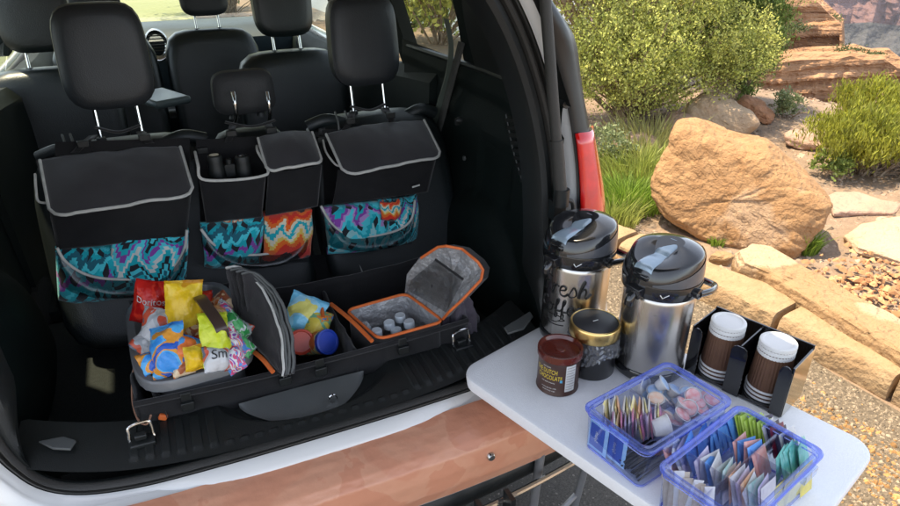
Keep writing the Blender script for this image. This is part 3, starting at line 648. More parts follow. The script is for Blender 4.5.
lamp_m = mat('lamp_red', (.80, .008, .006), .2, col2=(.62, .004, .004), coat=1, nscale=30)
for lst, f_ in ((ir, 1), (il, -1)):
    zs = [i for i in lst if 1.0 < oc[i].z < 1.22]; a_, b_ = min(zs) - 1, max(zs) + 1
    tl = cp('tail_light', corner(a_, b_, 7, 16, .016), lamp_m, solid=.008)
# body sides, roof, floor, bonnet
def side(s):
    def X(z): return XC + s * (.875 - .38 * max(0, z - 1.05) ** 1.25 - .035)
    Y_ = lambda z: 1.385 + .30 * (z - 1.05)
    mb = MB()
    prof = [.33, .5, .7, .95, 1.1, 1.22]
    mb.surf(lambda u, v: Vector((X(.33 + v * .78) - s * (.03 * (1 - min(1, v * 3))), Y_(.33 + v * .78) + (6.1 - Y_(.33 + v * .78)) * u, .33 + v * (.78 + .14 * (1 - u) ** 3))), 30, 8)
    cp('body_side', mb, m_white, solid=.02)
    q = MB(); q.surf(lambda u, v: Vector((X(1.54 + .26 * v) + s * .004 - s * .05 * v * v, 1.50 + 3.0 * u, 1.54 + .26 * v)), 20, 6); cp('roof_rail', q, m_white, solid=.02)
    # window pillars
    for ya, yb, wt, wb in [(1.68, 1.80, .24, .34), (2.50, 2.55, .10, .12), (3.46, 3.50, .10, .12)]:
        q = MB(); q.loft([[Vector((X(z) - s * k, y + dy, z)) for k, dy in ((0, -w_ / 2), (0, w_ / 2), (.05, w_ / 2), (.05, -w_ / 2))] for z, y, w_ in ((1.2, yb, wb), (1.45, (ya + yb) / 2, (wt + wb) / 2), (1.74, ya, wt))]); cp('pillar', q, m_liner)
    q = MB(); q.tube([(X(1.2), 5.25, 1.12), (X(1.4), 4.8, 1.38), (X(1.72), 4.1, 1.70)], .04, 8); cp('pillar', q, m_liner)
    for ya, yb in [(1.84, 2.48), (2.60, 3.44), (3.56, 4.6)]:
        q = MB(); q.add([(X(1.14) - s * .02, ya, 1.24 if ya < 2 else 1.12), (X(1.14) - s * .02, yb + (.5 if yb > 4 else 0), 1.20 if ya < 2 else 1.09), (X(1.7) - s * .02, yb - (.3 if yb > 4 else 0), 1.70), (X(1.7) - s * .02, ya, 1.70)], [(0, 1, 2, 3)]); cp('side_window', q, m_glass)
    # inner belt and door cards
    q = MB(); q.loft([[Vector((X(1.2) - s * (.03 + a_), y, z)) for a_, z in ((0, .5), (0, k_), (.05, k_ + .002), (.09, k_ - .04), (.10, 1.0), (.12, .5))] for y, k_ in ((2.15, 1.25), (2.6, 1.20), (3.0, 1.15), (4.0, 1.10), (4.9, 1.09))]); cp('door_card', q, m_liner)
    return X
for s in (1, -1): side(s)
q = MB(); q.surf(lambda u, v: Vector((XC + (u - .5) * 1.36, 1.34 + 3.2 * v, 1.79 + .05 * math.sin(math.pi * min(1, v * 1.1)) - .09 * abs(2 * u - 1) ** 3 - .12 * max(0, v - .75))), 12, 20); cp('roof', q, m_white, solid=.04)
q = MB(); q.box((XC, 3.6, .34), (1.6, 4.4, .04)); cp('underbody', q, m_blk)
q = MB(); q.surf(lambda u, v: Vector((XC + (u - .5) * 1.66, 4.95 + 1.15 * v, 1.10 - .14 * v ** 1.5 - .05 * abs(2 * u - 1) ** 3)), 12, 10); cp('bonnet', q, m_white, solid=.02)
q = MB(); q.box((XC, 6.1, .62), (1.62, .06, .6)); cp('front_bumper', q, m_white, bevel=.02)
q = MB(); q.add([(XC - .72, 5.1, 1.12), (XC + .72, 5.1, 1.12), (XC + .6, 4.2, 1.72), (XC - .6, 4.2, 1.72)], [(0, 1, 2, 3)]); cp('windscreen', q, m_glass)
for sx in (-1, 1):
    for y in (2.15, 5.15):
        q = MB(); q.lathe([(.20, -.11), (.34, -.10), (.355, -.06), (.355, .06), (.34, .10), (.20, .11)], 32, (0, 0, 0), Matrix.Rotation(R(90), 3, 'Y')); q.v = [p + Vector((XC + sx * .76, y, .355)) for p in q.v]
        wl = cp('wheel', q, mat('tyre', (.02, .02, .02), .85, bump=.5, bscale=80)); q = MB(); q.lathe([(.01, .07), (.08, .075), (.19, .05), (.205, .09), (.205, -.09)], 24, (0, 0, 0), Matrix.Rotation(R(90 * sx), 3, 'Y')); q.v = [p + Vector((XC + sx * .76, y, .355)) for p in q.v]; cp('rim', q, m_steel, wl)
# raised tailgate on its two struts (above the frame of the photo)
tg = MB(); tg.surf(lambda u, v: Vector((XC + (u - .5) * (1.36 + .1 * math.sin(v * 3)), 1.32 - 1.16 * v + .02 * math.sin(u * math.pi), 1.80 + .22 * math.sin(v * 2.2) + .05 * math.sin(u * math.pi))), 16, 16)
tgo = cp('tailgate', tg, m_white, solid=.05)
q = MB(); q.surf(lambda u, v: Vector((XC + (u - .5) * 1.14, 1.27 - 1.02 * v, 1.735 + .215 * math.sin((.04 + v * .88) * 2.2) + .03 * math.sin(u * math.pi))), 10, 12); cp('tailgate_lining', q, m_liner, tgo, solid=.01)
for s in (1, -1):
    q = MB(); b_ = Vector((XC + s * .655, 1.165, 1.02)); m_ = Vector((XC + s * .635, 1.195, 1.36)); e_ = Vector((XC + s * .60, 1.02, 1.92))
    lo = at(561, 200, y=1.27) if s > 0 else Vector((XC - .66, 1.16, 1.02))
    mi = at(550, 60, y=1.30) if s > 0 else Vector((XC - .635, 1.2, 1.4))
    up_ = lo + (mi - lo) * 1.62
    q.tube([lo, lo.lerp(mi, .45)], .0165, 14); q.tube([lo.lerp(mi, .45), up_], .0135, 14); so = cp('strut', q, m_rub)
    q = MB(); q.tube([lo + Vector((0, 0, -.015)), lo + Vector((0, 0, .03))], .02, 12); q.box(lo + Vector((.0, .015, -.03)), (.035, .03, .05)); cp('strut_bracket', q, m_blk, so)
q = MB(); lo = at(563, 200, y=1.28); q.tube(catmull([lo, lo + Vector((.028, .0, -.01)), lo + Vector((.032, .0, -.05)), lo + Vector((.005, .01, -.10))], 6), .006, 8); cp('cable', q, m_rub)
# ---------------- bumper with its copper coloured protective cover
m_cop = mat('copper_film', (.72, .33, .20), .40, col2=(.58, .24, .14), nscale=5, amount=1.5, bump=.12, bscale=14, coat=.4, detail=5)
_t = m_cop.node_tree; _N, _L = _t.nodes, _t.links; _b = _N['Principled BSDF']; _src = _b.inputs['Base Color'].links[0].from_socket
_v = _N.new('ShaderNodeTexNoise'); _v.inputs['Scale'].default_value = 6.5; _v.inputs['Detail'].default_value = 9; _v.inputs['Distortion'].default_value = .6
_tc = _N.new('ShaderNodeTexCoord'); _L.new(_tc.outputs['Object'], _v.inputs['Vector']); _r = _N.new('ShaderNodeValToRGB'); _e = _r.color_ramp.elements; _e[0].position = .49; _e[0].color = (0, 0, 0, 1); _e[1].position = .505; _e[1].color = (.42, .42, .42, 1); _q = _e.new(.58); _q.color = (.30, .30, .30, 1); _q = _e.new(.63); _q.color = (.05, .05, .05, 1)
_L.new(_v.outputs[0], _r.inputs[0]); _m = _N.new('ShaderNodeMix'); _m.data_type = 'RGBA'; _L.new(_r.outputs[0], _m.inputs[0]); _L.new(_src, _m.inputs[6]); _m.inputs[7].default_value = (.76, .42, .27, 1); _L.new(_m.outputs[2], _b.inputs['Base Color'])
def bprof(x, k):   # bumper section: (y, z) at station x
    s = abs(x - XC) / .88; c = .09 * max(0, s - .25) ** 1.7 + .75 * max(0, s - .62) ** 1.9
    pts_ = [(1.135, .672), (1.105, .669), (1.07, .666), (1.04, .661), (1.015, .653), (.998, .640), (.994, .60), (1.0, .55), (1.02, .50)]
    q = k * (len(pts_) - 1); i = min(int(q), len(pts_) - 2); f_ = q - i
    return Vector((x, pts_[i][0] * (1 - f_) + pts_[i + 1][0] * f_ + c, pts_[i][1] * (1 - f_) + pts_[i + 1][1] * f_ - .0 * s))
q = MB(); q.surf(lambda u, v: bprof(XC + (u - .5) * 1.74, v * .999), 60, 24); bo = cp('rear_bumper', q, m_white)
q = MB()
def cover(u, v):
    x = XC - .46 + u * 1.04; p = bprof(x, .10 + .88 * v); e = .003 + .0012 * abs(fbm((x * 7, v * 4, 2))) + .0008 * fbm((x * 36, v * 9, 5)); return p + Vector((0, -e * min(1, 2 * v), e * (1.2 - v)))
q.surf(cover, 170, 50); cp('bumper_cover', q, m_cop, bo)
c = bprof(.557, .72); q = MB(); q.lathe([(.0, .006), (.008, .006), (.010, .003), (.0105, -.004)], 20, c + Vector((0, -.006, 0)), Matrix.Rotation(R(95), 3, 'X')); cp('sensor', q, m_steel, bo)
q = MB(); q.surf(lambda u, v: Vector((XC + (u - .5) * 1.6, 1.045 + .04 * v - .045 * math.sin(v * 3.14) + .09 * abs(2 * u - 1) ** 2.2, .505 - .13 * v)), 40, 8); cp('lower_bumper', q, m_blk, bo, solid=.01)
q = MB(); q.tube([Vector((XC + k * .05, .975 + .09 * abs(k * .05 / .8) ** 2.2, .452)) for k in range(-13, 14)], .008, 8); cp('chrome_strip', q, m_chrome, bo)
for x in (.52, .60): q = MB(); q.box((x, .97, .455), (.012, .04, .07)); cp('bracket', q, m_blk, bo)
q = MB(); q.lathe([(.016, -.08), (.020, 0), (.018, .002), (.015, -.002), (.014, -.08)], 20, (.70, 1.05, .53), Matrix.Rotation(R(90), 3, 'X')); cp('reflector', q, lamp_m, bo)
# ---------------- cargo area
FZ = .60
q = MB(); q.box((XC, 1.62, FZ - .02), (1.4, .9, .04)); cp('cargo_floor', q, m_carpet)
# sill plate: ribbed tread, wraps down into the well
def sillh(x, v):
    yb = 1.129 + .12 * min(1, abs(x - XC) / .6) ** 3; s = (x - XC)
    z = .722 + .012 * math.sin(min(1, v * 1.6) * math.pi * .5); y = yb + .175 * v
    if v > .85: z -= (v - .85) * .55; y = yb + .175 * .85 + (v - .85) * .06
    return y, z
q = MB(); nX = 440
def sill(u, v):
    x = XC - .615 + 1.23 * u; y, z = sillh(x, v); d = 0
    ph = (x * 1 / .031) % 1
    if .10 < v < .80 and (abs(x - .205) > .215 or v < .16) and -.19 < x < .76:
        e = min(1, (v - .10) / .08, (.80 - v) / .08); d = .0035 * e * (1 if ph < .55 else 0)
    e2 = 1 - ((x - .205) / .205) ** 2 - ((v - .88) / .66) ** 2      # scoop for the latch
    if e2 > 0: d = -.022 * min(1, e2 * 3.2)
    z += d + .012 * max(0, abs(x - XC) - .42) * 4
    return Vector((x, y, z))
q.surf(sill, nX, 44); so = cp('sill_plate', q, m_trim)
q = MB()
def scoop(u, v):
    x = .045 + .30 * u; k = math.sin(math.pi * u) ** .75; y = 1.275 - .110 * k * v; return Vector((x, y, .7165 + .002 * k - .006 * v * k + .012 * (1 - v)))
q.surf(scoop, 40, 10); cp('scoop_lid', q, m_grey, so)
q = MB(); c = at(333, 401, z=.722); q.tube(catmull([c + Vector((-.008, .0, -.01)), c + Vector((-.008, -.002, .012)), c + Vector((0, -.004, .02)), c + Vector((.008, -.002, .012)), c + Vector((.008, 0, -.01))], 5), .0032, 8); cp('striker', q, m_chrome, so)
# well walls
q = MB(); q.surf(lambda u, v: Vector((XC - .55 + 1.10 * u, 1.280 + .003 * v, .66 - .06 * v)), 10, 3); cp('well_wall', q, m_carpet)
# inner side panels with wheel arch bulge
for s in (1, -1):
    def wall(u, v, s=s):
        y = 1.27 + 1.17 * u; z = .60 + .72 * v; x = .655 + .02 * math.sin(u * 3) - .0 * v
        arch = max(0, 1 - ((y - 1.75) / .32) ** 2 - ((z - .62) / .30) ** 2); x -= .07 * arch ** .5 if arch > 0 else 0
        x += .05 * v - .012 * (1 if v > .9 else 0); rec = 1 if (.25 < u < .45 and .45 < v < .72) else 0
        y += 0.07 * (v - .2) if u < .05 else 0
        return Vector((XC + s * (x + .008 * rec), y, z))
    q = MB(); q.surf(wall, 60, 44); sp = cp('side_trim', q, m_liner)
    # upper trim leaning to the window, with the C-shaped belt pillar
    q = MB(); q.surf(lambda u, v: Vector((XC + s * (.70 - .0 * u + .0 * v - .03 * math.sin(v * 3.1) - .08 * v), 1.30 + .19 * v * .3 + (.52 - .14 * v) * u, 1.32 + .43 * v)), 14, 14); cp('upper_trim', q, m_trim)
    q = MB(); q.tube([Vector((XC + s * .70, 1.32, 1.322)), Vector((XC + s * .705, 1.75, 1.322)), Vector((XC + s * .705, 2.4, 1.30))], .011, 8); cp('ledge', q, m_trim)
    if s > 0:
        P = [at(*p, x=.915) for p in [(447, 18), (452, 45), (449, 75), (440, 105), (432, 135), (424, 165), (418, 190)]]
        q = MB(); C_ = catmull(P, 6); vs = []
        for p in C_: vs += [p + Vector((-.004, -.022, 0)), p + Vector((-.012, 0, 0)), p + Vector((-.004, .022, 0))]
        q.add(vs, [(i * 3 + k, i * 3 + k + 1, i * 3 + k + 4, i * 3 + k + 3) for i in range(len(C_) - 1) for k in (0, 1)]); cp('belt_pillar', q, mat('pillar_trim', (.10, .12, .10), .4, nscale=5))
        P = [at(*p, x=.90) for p in [(462, 42), (452, 80), (443, 115), (433, 150)]]; q = MB(); vs = []
        for p in P: vs += [p + Vector((0, -.023, 0)), p + Vector((0, .023, 0))]
        q.add(vs, [(2 * i, 2 * i + 1, 2 * i + 3, 2 * i + 2) for i in range(3)]); cp('seat_belt', q, mat('webbing', (.06, .06, .055), .8, nscale=90, bump=.6, bscale=500), solid=.002)
        q = MB()
        for i in range(9): 
            c = at(511 + i * 1.9, 120 + i * 7.6, x=.903); q.box(c, (.012, .05, .011), Matrix.Rotation(R(-14), 3, 'X'))
        vo = cp('vent_slats', q, mat('vent_black', (.006, .006, .006), .5)); q = MB(); q.tube([at(506, 114, x=.901), at(513, 150, x=.901), at(525, 190, x=.901)], .0022, 6); cp('vent_edge', q, m_grey, vo)
        q = MB(); c = at(461, 120, x=.90); q.lathe([(.012, 0), (.012, .01), (.006, .02), (0, .021)], 14, c, Matrix.Rotation(R(-90), 3, 'Y')); q.box(c + Vector((-.015, 0, -.004)), (.012, .012, .02)); cp('bag_hook', q, m_trim)
        q = MB(); c = at(465, 158, x=.90); q.lathe([(.008, 0), (.008, .006), (0, .007)], 12, c, Matrix.Rotation(R(-90), 3, 'Y')); cp('clip', q, m_grey)
# pocket lids at both ends of the sill
for L_ in ([(38, 441), (64, 436), (76, 440), (70, 449), (52, 448)], [(504, 327), (530, 311), (533, 316), (524, 328), (508, 333)]):
    P = [at(*p, z=.80 if L_[0][0] > 300 else .75) for p in L_]; q = MB(); q.prism(P, (0, 0, -.006)); cp('pocket_lid', q, m_grey, bevel=.002)
# tie-down rings
def tiedown(px, w_):
    c = at(*px, z=.735); q = MB(); q.box(c + Vector((0, -.006, .0)), (.05, .03, .012)); q.box(c + Vector((-.002, .0, .012)), (.024, .018, .014)); o = cp('anchor', q, m_blk, bevel=.003)
    M = Matrix.Rotation(R(30), 3, 'Z') if False else Matrix(); pts_ = [(-.021, 0, 0), (-.023, .004, .022), (-.019, .008, .036), (.012, .010, .040), (.021, .008, .034), (.022, .004, .012), (.020, 0, 0)]
    q = MB(); q.tube(catmull([c + Vector(p) for p in pts_], 4, True), .0033, 8, closed=True); cp('tie_down_ring', q, m_chrome, o)
tiedown((143, 440), 1); tiedown((462, 345), 1)
# ---------------- seats
def seat_back(x, y, w_, zt, zb, lean, m, thick=.12, name='seat', rnd_=.07, yb=None):
    mb = MB(); n = 40; rings = []
    def prof(k):   # outline in x,z
        out = []
        for i in range(n):
            a_ = 2 * math.pi * i / n; ca, sa = math.cos(a_), math.sin(a_); p_ = 5
            r_ = (abs(ca) ** p_ + abs(sa) ** p_) ** (-1 / p_); out.append((ca * r_ * (w_ / 2 - k), sa * r_ * ((zt - zb) / 2 - k)))
        return out
    for dy, k in [(0, .06), (-.0, .03), (.012, .012), (.03, .002), (.06, 0), (thick - .03, .002), (thick, .02), (thick + .01, .06)]:
        rings.append([Vector((x + a_, y + dy - (b_ - (zt - zb) / 2) * -math.tan(lean), (zt + zb) / 2 + b_)) for a_, b_ in prof(k)])
    mb.loft(rings); return cp(name, mb, m)
def headrest(parent, x, y, zb, w0, w1, h, t, m, lean=.12, posts=.11, post_z=.09, postm=None, post_r=.0065):
    n = 48; rings = []
    def prof(k):
        out = []
        for i in range(n):
            a_ = 2 * math.pi * i / n; ca, sa = math.cos(a_), math.sin(a_); p_ = 4.6; r_ = (abs(ca) ** p_ + abs(sa) ** p_) ** (-1 / p_)
            zz = sa * r_; wz = w0 + (w1 - w0) * (zz + 1) / 2; wz *= 1 - .10 * max(0, -zz) ** 4
            out.append((ca * r_ * (wz / 2 - k), zz * (h / 2 - k)))
        return out
    for dy, k in [(-.006, .07), (-.006, .035), (-.002, .016), (.006, .007), (.010, .009), (.014, .003), (.035, 0), (t - .03, .002), (t - .008, .015), (t, .05)]:
        rings.append([Vector((x + a_, y + dy + (b_ + h / 2) * lean, zb + h / 2 + b_)) for a_, b_ in prof(k)])
    mb = MB(); mb.loft(rings); ho = cp('headrest', mb, m, parent)
    for s in (-1, 1):
        q = MB(); px_ = x + s * posts / 2; q.tube([(px_, y + t * .45, zb + .03), (px_, y + t * .42, zb), (px_, y + t * .3 - .005, zb - post_z)], post_r, 12); cp('post', q, postm or m_chrome, parent)
        q = MB(); q.lathe([(.0, .012), (.012, .012), (.015, .004), (.016, 0)], 14, (px_, y + t * .3 - .006, zb - post_z - .006)); cp('post_guide', q, m_blk, parent)
# third row
LN = R(24)
s1 = seat_back(-.115, 2.05, .50, 1.145, .60, LN, m_leathd, .13); s2 = seat_back(.255, 2.06, .26, 1.13, .60, LN, m_leathd, .12); s3 = seat_back(.66, 2.05, .50, 1.14, .60, LN, m_leathd, .13)
HY = 2.10
headrest(s1, -.108, HY, 1.232, .250, .232, .29, .10, m_leath, .10, .113, .085)
headrest(s3, .665, HY, 1.228, .240, .225, .285, .10, m_leath, .10, .113, .085)
headrest(s2, .265, HY + .04, 1.165, .20, .19, .14, .07, mat('headrest_vinyl', (.028, .03, .032), .6, nscale=6, bump=.5, bscale=300), .08, .085, .0)
for px_ in (233, 267):
    P = [at(px_, 92, y=2.10), at(px_ + 2, 103, y=2.085), at(px_ + 3, 118, y=2.09), at(px_, 128, y=2.10)]
    q = MB(); q.tube(catmull(P, 5), .0065, 10); cp('post', q, m_chrome, s2)
# bolster tops and pull straps on the third row
for x, w_ in ((-.27, .12), (.06, .12), (.50, .12), (.84, .1)):
    q = MB(); q.tube(catmull([(x - w_ / 2, 2.09, 1.12), (x, 2.085, 1.138), (x + w_ / 2, 2.09, 1.12)], 5), .022, 10); cp('bolster', q, m_leathd)
for px_, py_ in ((62, 135), (70, 134), (335, 112), (345, 111)):
    q = MB(); q.tube(catmull([at(px_, py_, y=2.06), at(px_ + 3, py_ + 9, y=2.01), at(px_ + 4, py_ + 22, y=2.0)], 4), .0035, 6); cp('pull_cord', q, m_grey)
# second row and front row
def row(xs_, y, zt, zh, w_, hw, m, mh, tilt=R(14), hh=.2):
    for x in xs_:
        s_ = seat_back(x, y, w_, zt, .55, tilt, m, .14)
        headrest(s_, x, y + .06, zh, hw * .94, hw, hh, .11, mh, .1, .12, zh - zt + .005)
m_sb = mat('seat_vinyl', (.009, .014, .0135), .33, col2=(.006, .010, .010), nscale=4, bump=.4, bscale=250, spec=.7)
row([-.37, .60], 3.02, 1.20, 1.255, .50, .27, m_sb, m_sb, hh=.25)
row([-.19, .345], 3.88, 1.20, 1.262, .50, .26, m_sb, m_leath, hh=.2)
# dashboard
q = MB(); q.loft([[Vector((x, y, z + .03 * math.sin((x - XC) * 2.2) * 0)) for y, z in ((5.08, 1.11), (4.85, 1.145), (4.55, 1.13), (4.45, 1.07), (4.46, .95), (4.6, .6), (5.1, .6))] for x in (XC - .75, XC - .3, XC, XC + .3, XC + .75)]); dsh = cp('dashboard', q, mat('dash_top', (.05, .07, .08), .35, col2=(.035, .05, .06), nscale=4, bump=.3, bscale=200))
c = at(157, 45, y=4.43); q = MB(); q.lathe([(.05, -.005), (.065, .004), (.072, .004), (.078, -.006)], 28, (0, 0, 0), Matrix.Rotation(R(80), 3, 'X')); q.v = [Vector((p.x * .9, p.y, p.z * 1.25)) + c for p in q.v]; vn = cp('air_vent', q, m_chrome, dsh)
q = MB()
for k in range(-3, 4): q.box(c + Vector((0, .002, k * .018)), (.09, .01, .006))
cp('vent_slats', q, m_blk, dsh)
q = MB(); q.box((XC - .14, 4.25, .62), (.22, .6, .3)); cp('centre_console', q, m_sb, bevel=.04)
q = MB(); P = at(160, 98, y=3.2); q.box(P, (.17, .26, .035), Matrix.Rotation(R(24), 3, 'Z')); cp('armrest', q, mat('armrest_vinyl', (.16, .2, .2), .3, nscale=5), bevel=.014)
q = MB(); q.box((XC, 3.1, .58), (1.5, 1.9, .04)); cp('cabin_floor', q, m_carpet)
# ================================================================== THINGS IN THE CARGO AREA
m_fab = mat('black_fabric', (.014, .0135, .014), .8, col2=(.008, .008, .009), spec=.2, nscale=9, bump=.7, bscale=420, sheen=.25)
m_fab2 = mat('flap_fabric', (.040, .038, .042), .66, col2=(.025, .024, .027), spec=.3, nscale=6, bump=.6, bscale=380, sheen=.3)
m_pipe = mat('grey_piping', (.62, .61, .57), .7, col2=(.5, .5, .47), nscale=40, bump=.4, bscale=300)
m_oran = mat('orange_trim', (.72, .16, .03), .6, col2=(.6, .12, .02), nscale=30, bump=.4, bscale=300)
m_silv = mat('silver_lining', (.40, .40, .40), .38, col2=(.26, .26, .27), nscale=12, bump=1, bscale=26, metal=.25)
m_net = sheer_mat('black_net', (.68, .68, .68), .2, .25, .26, (.012, .013, .014))
TEAL = (.0, .46, .55); CY = (.08, .70, .80); BLK = (.01, .012, .02); WHT = (.75, .78, .74); PUR = (.28, .06, .42); DT = (.01, .14, .2); REDC = (.80, .03, .01); ORG_ = (.90, .16, .01); YEL = (.85, .6, .12); CRM = (.8, .74, .55)
w_teal = woven_mat('woven_teal', [(0, TEAL), (.12, CY), (.24, BLK), (.33, TEAL), (.42, PUR), (.50, CY), (.60, WHT), (.68, TEAL), (.78, BLK), (.86, CY), (.94, DT)], 3, 1.25, 5, .34)
w_teal2 = woven_mat('woven_teal_dots', [(0, TEAL), (.18, CY), (.30, TEAL), (.45, DT), (.60, CY), (.72, TEAL), (.86, PUR)], 4, 1.7, 4, .22, (5, 3.4, .30, BLK))
w_red = woven_mat('woven_red', [(0, BLK), (.06, ORG_), (.14, REDC), (.24, ORG_), (.31, CRM), (.37, TEAL), (.43, CRM), (.49, YEL), (.54, ORG_), (.64, REDC), (.80, BLK)], 3, 1.0, 4, .13)
w_purp = woven_mat('woven_purple', [(0, CY), (.2, TEAL), (.34, PUR), (.46, (.5, .3, .65)), (.56, CY), (.7, TEAL), (.85, (.35, .7, .72))], 3, 1.2, 5, .4, (5, 3.5, .20, BLK))
w_cream = woven_mat('woven_cream', [(0, CRM), (.2, YEL), (.35, CY), (.5, CRM), (.65, ORG_), (.8, TEAL)], 5, 1.6, 4, .4)

OB = (0, 2.03, 1.15)
orgz = thing('seat_back_organizer', 'black hanging organizer with light grey piping strapped over the third-row seat backs', 'organizer', T(.25, 2.0, .75))
def op(name, mb, m, parent=None, **k): return part(name, mb, m, parent or orgz, world=True, **k)
def quad(TL, TR, BR, BL, bulge=.02, rr=.0, n=28, m_=22, wr=.007, seed=0., drape=0.):
    """a sewn cloth panel between four corners; rr rounds the lower corners; returns the surface and its edge line"""
    TL, TR, BR, BL = map(Vector, (TL, TR, BR, BL)); nn = ((TR - TL).cross(BL - TL)).normalized(); nn = nn if nn.y < 0 else -nn
    def vm(u):
        e = min(u, 1 - u)
        if rr <= 0 or e >= rr: return 1
        k = 1 - e / rr; return 1 - rr * 1.15 * (1 - math.sqrt(max(0, 1 - k * k)))
    def fn(u, v):
        vv = v * vm(u); p = TL.lerp(TR, u).lerp(BL.lerp(BR, u), vv)
        b = math.sin(math.pi * min(1, max(0, u))) ** .6 * math.sin(math.pi * (.12 + .8 * vv)) * bulge
        q = p + nn * b + nn * (wr * fbm((p.x * 11, p.z * 13, seed), 1, 3) * math.sin(math.pi * u) ** .3) + Vector((0, 0, -drape * math.sin(math.pi * u) * (1 - vv)))
        return q
    mb = MB(); mb.surf(fn, n, m_); edge = [fn(0, k / 12) for k in range(13)] + [fn(k / 30, 1) for k in range(1, 30)] + [fn(1, 1 - k / 12) for k in range(13)]
    return mb, edge, fn
def flap(TL, TR, BR, BL, label=None, **k):
    mb, e, fn = quad(TL, TR, BR, BL, rr=.14, **k); f = op('flap', mb, m_fab2, solid=.004)
    q = MB(); q.tube(e, .0045, 8); op('piping', q, m_pipe, f); return f, fn
def pocket(TL, TR, BR, BL, **k):
    mb, e, fn = quad(TL, TR, BR, BL, **k); p = op('pocket', mb, m_fab, solid=.004); return p, fn
Y1 = 1.875
# backing panels and straps up to the head restraints
for L_ in ([(55, 142), (190, 138), (187, 300), (58, 300)], [(196, 140), (318, 132), (312, 262), (203, 268)], [(322, 130), (428, 120), (418, 248), (326, 252)]):
    P = [at(*L_[0], y=2.0), at(*L_[1], y=2.0), at(*L_[2], y=1.90), at(*L_[3], y=1.90)]; mb, e, fn = quad(*P, bulge=.005); op('back_panel', mb, m_fab)
for a_, b_ in (((93, 135), (75, 152)), ((140, 131), (150, 143)), ((352, 112), (345, 130)), ((384, 108), (392, 122)), ((233, 124), (228, 142)), ((267, 122), (273, 138)), ((208, 140), (196, 160)), ((322, 128), (318, 150))):
    P, Q = at(*a_, y=2.045), at(*b_, y=1.985); q = MB(); v_ = Vector((.011, 0, 0)); m1 = P.lerp(Q, .5) + Vector((0, -.02, .006)); q.add([P - v_, P + v_, m1 + v_, m1 - v_, Q + v_, Q - v_], [(0, 1, 2, 3), (3, 2, 4, 5)]); st_ = op('strap', q, m_fab, solid=.003)
    q = MB(); q.box(m1 + Vector((0, -.006, .0)), (.03, .012, .018)); op('buckle', q, m_blk, st_, bevel=.002)
for x0_, x1_, y_ in ((95, 140, 127), (225, 275, 122), (350, 385, 106)):
    q = MB(); P, Q = at(x0_, y_, y=2.05), at(x1_, y_ - 2, y=2.05); q.tube(catmull([P, P.lerp(Q, .5) + Vector((0, -.02, -.012)), Q], 5), .008, 6, flat=.4); op('strap', q, m_fab)
# left pocket
pocket(at(48, 206, y=1.845), at(192, 186, y=1.845), at(187, 236, y=1.825), at(57, 250, y=1.825), bulge=.02, seed=1)
q = MB(); P = [at(36, 160, y=1.99), at(46, 200, y=1.86), at(57, 250, y=1.83), at(58, 250, y=1.9), at(50, 165, y=2.0)]; q.add(P, [(0, 1, 2, 3, 4)]); op('gusset', q, m_fab)
q = MB(); q.tube(catmull([at(35, 174, y=1.95), at(36, 190, y=1.9), at(38, 201, y=1.87), at(46, 203, y=1.86)], 5), .0035, 6); op('piping', q, m_pipe)
flap(at(40, 160, y=1.99), at(180, 146, y=2.0), at(195, 196, y=1.80), at(51, 219, y=1.80), bulge=.03, seed=2)
# middle pockets
pocket(at(199, 179, y=1.85), at(266, 176, y=1.85), at(262, 217, y=1.83), at(206, 223, y=1.83), bulge=.022, seed=3)
pocket(at(268, 173, y=1.85), at(322, 165, y=1.85), at(318, 206, y=1.83), at(265, 216, y=1.83), bulge=.022, seed=4)
f2, _ = flap(at(258, 138, y=1.98), at(312, 132, y=1.98), at(323, 164, y=1.83), at(268, 173, y=1.83), bulge=.035, seed=5)
q = MB(); q.tube(catmull([at(195, 152, y=1.97), at(198, 165, y=1.88), at(202, 179, y=1.845), at(232, 180, y=1.835), at(262, 176, y=1.845), at(268, 170, y=1.86), at(258, 152, y=1.93), at(257, 146, y=1.97)], 6), .0042, 8); op('piping', q, m_pipe)
# right pocket
q = MB(); q.tube(catmull([at(323, 140, y=1.98), at(326, 152, y=1.92), at(335, 164, y=1.88), at(340, 166, y=1.87)], 5), .0035, 6); op('piping', q, m_pipe)
flap(at(326, 134, y=1.99), at(424, 120, y=2.0), at(443, 158, y=1.80), at(345, 176, y=1.80), bulge=.03, seed=7)
mb, e, fn = quad(at(338, 170, y=1.845), at(438, 152, y=1.845), at(428, 192, y=1.82), at(333, 205, y=1.82), bulge=.012, seed=8); op('pocket', mb, m_fab, solid=.004)
q = MB(); c = at(416, 186, y=1.80); q.box(c, (.026, .002, .005), Matrix.Rotation(R(-8), 3, 'Y')); op('tag', q, m_pipe)
# net pockets with their piping hems
def net(pts_top, bot, yb=1.80):
    """hem line seen as pixels -> net surface bulging below it"""
    H = catmull([at(*p, y=yb) for p in pts_top], 8); L0, L1 = at(*bot[0], y=yb + .05), at(*bot[1], y=yb + .05)
    def fn(u, v):
        i = u * (len(H) - 1); k = min(int(i), len(H) - 2); a = H[k].lerp(H[k + 1], i - k); b = L0.lerp(L1, u); p = a.lerp(b, v); return p + Vector((0, -.055 * math.sin(math.pi * (.0 + v)) * math.sin(math.pi * u) ** .5 + .003 * fbm((p.x * 30, p.z * 30, 1)), 0))
    q = MB(); q.surf(fn, 40, 12); o = op('net_pocket', q, m_net); q = MB(); q.tube(H, .004, 8); op('piping', q, m_pipe, o)
net([(57, 248), (66, 262), (85, 274), (110, 279), (150, 278), (172, 268), (184, 250), (187, 230)], ((60, 300), (185, 292)))
net([(201, 229), (212, 243), (228, 252), (250, 255), (272, 253), (292, 247), (305, 235), (309, 226)], ((205, 268), (308, 262)))
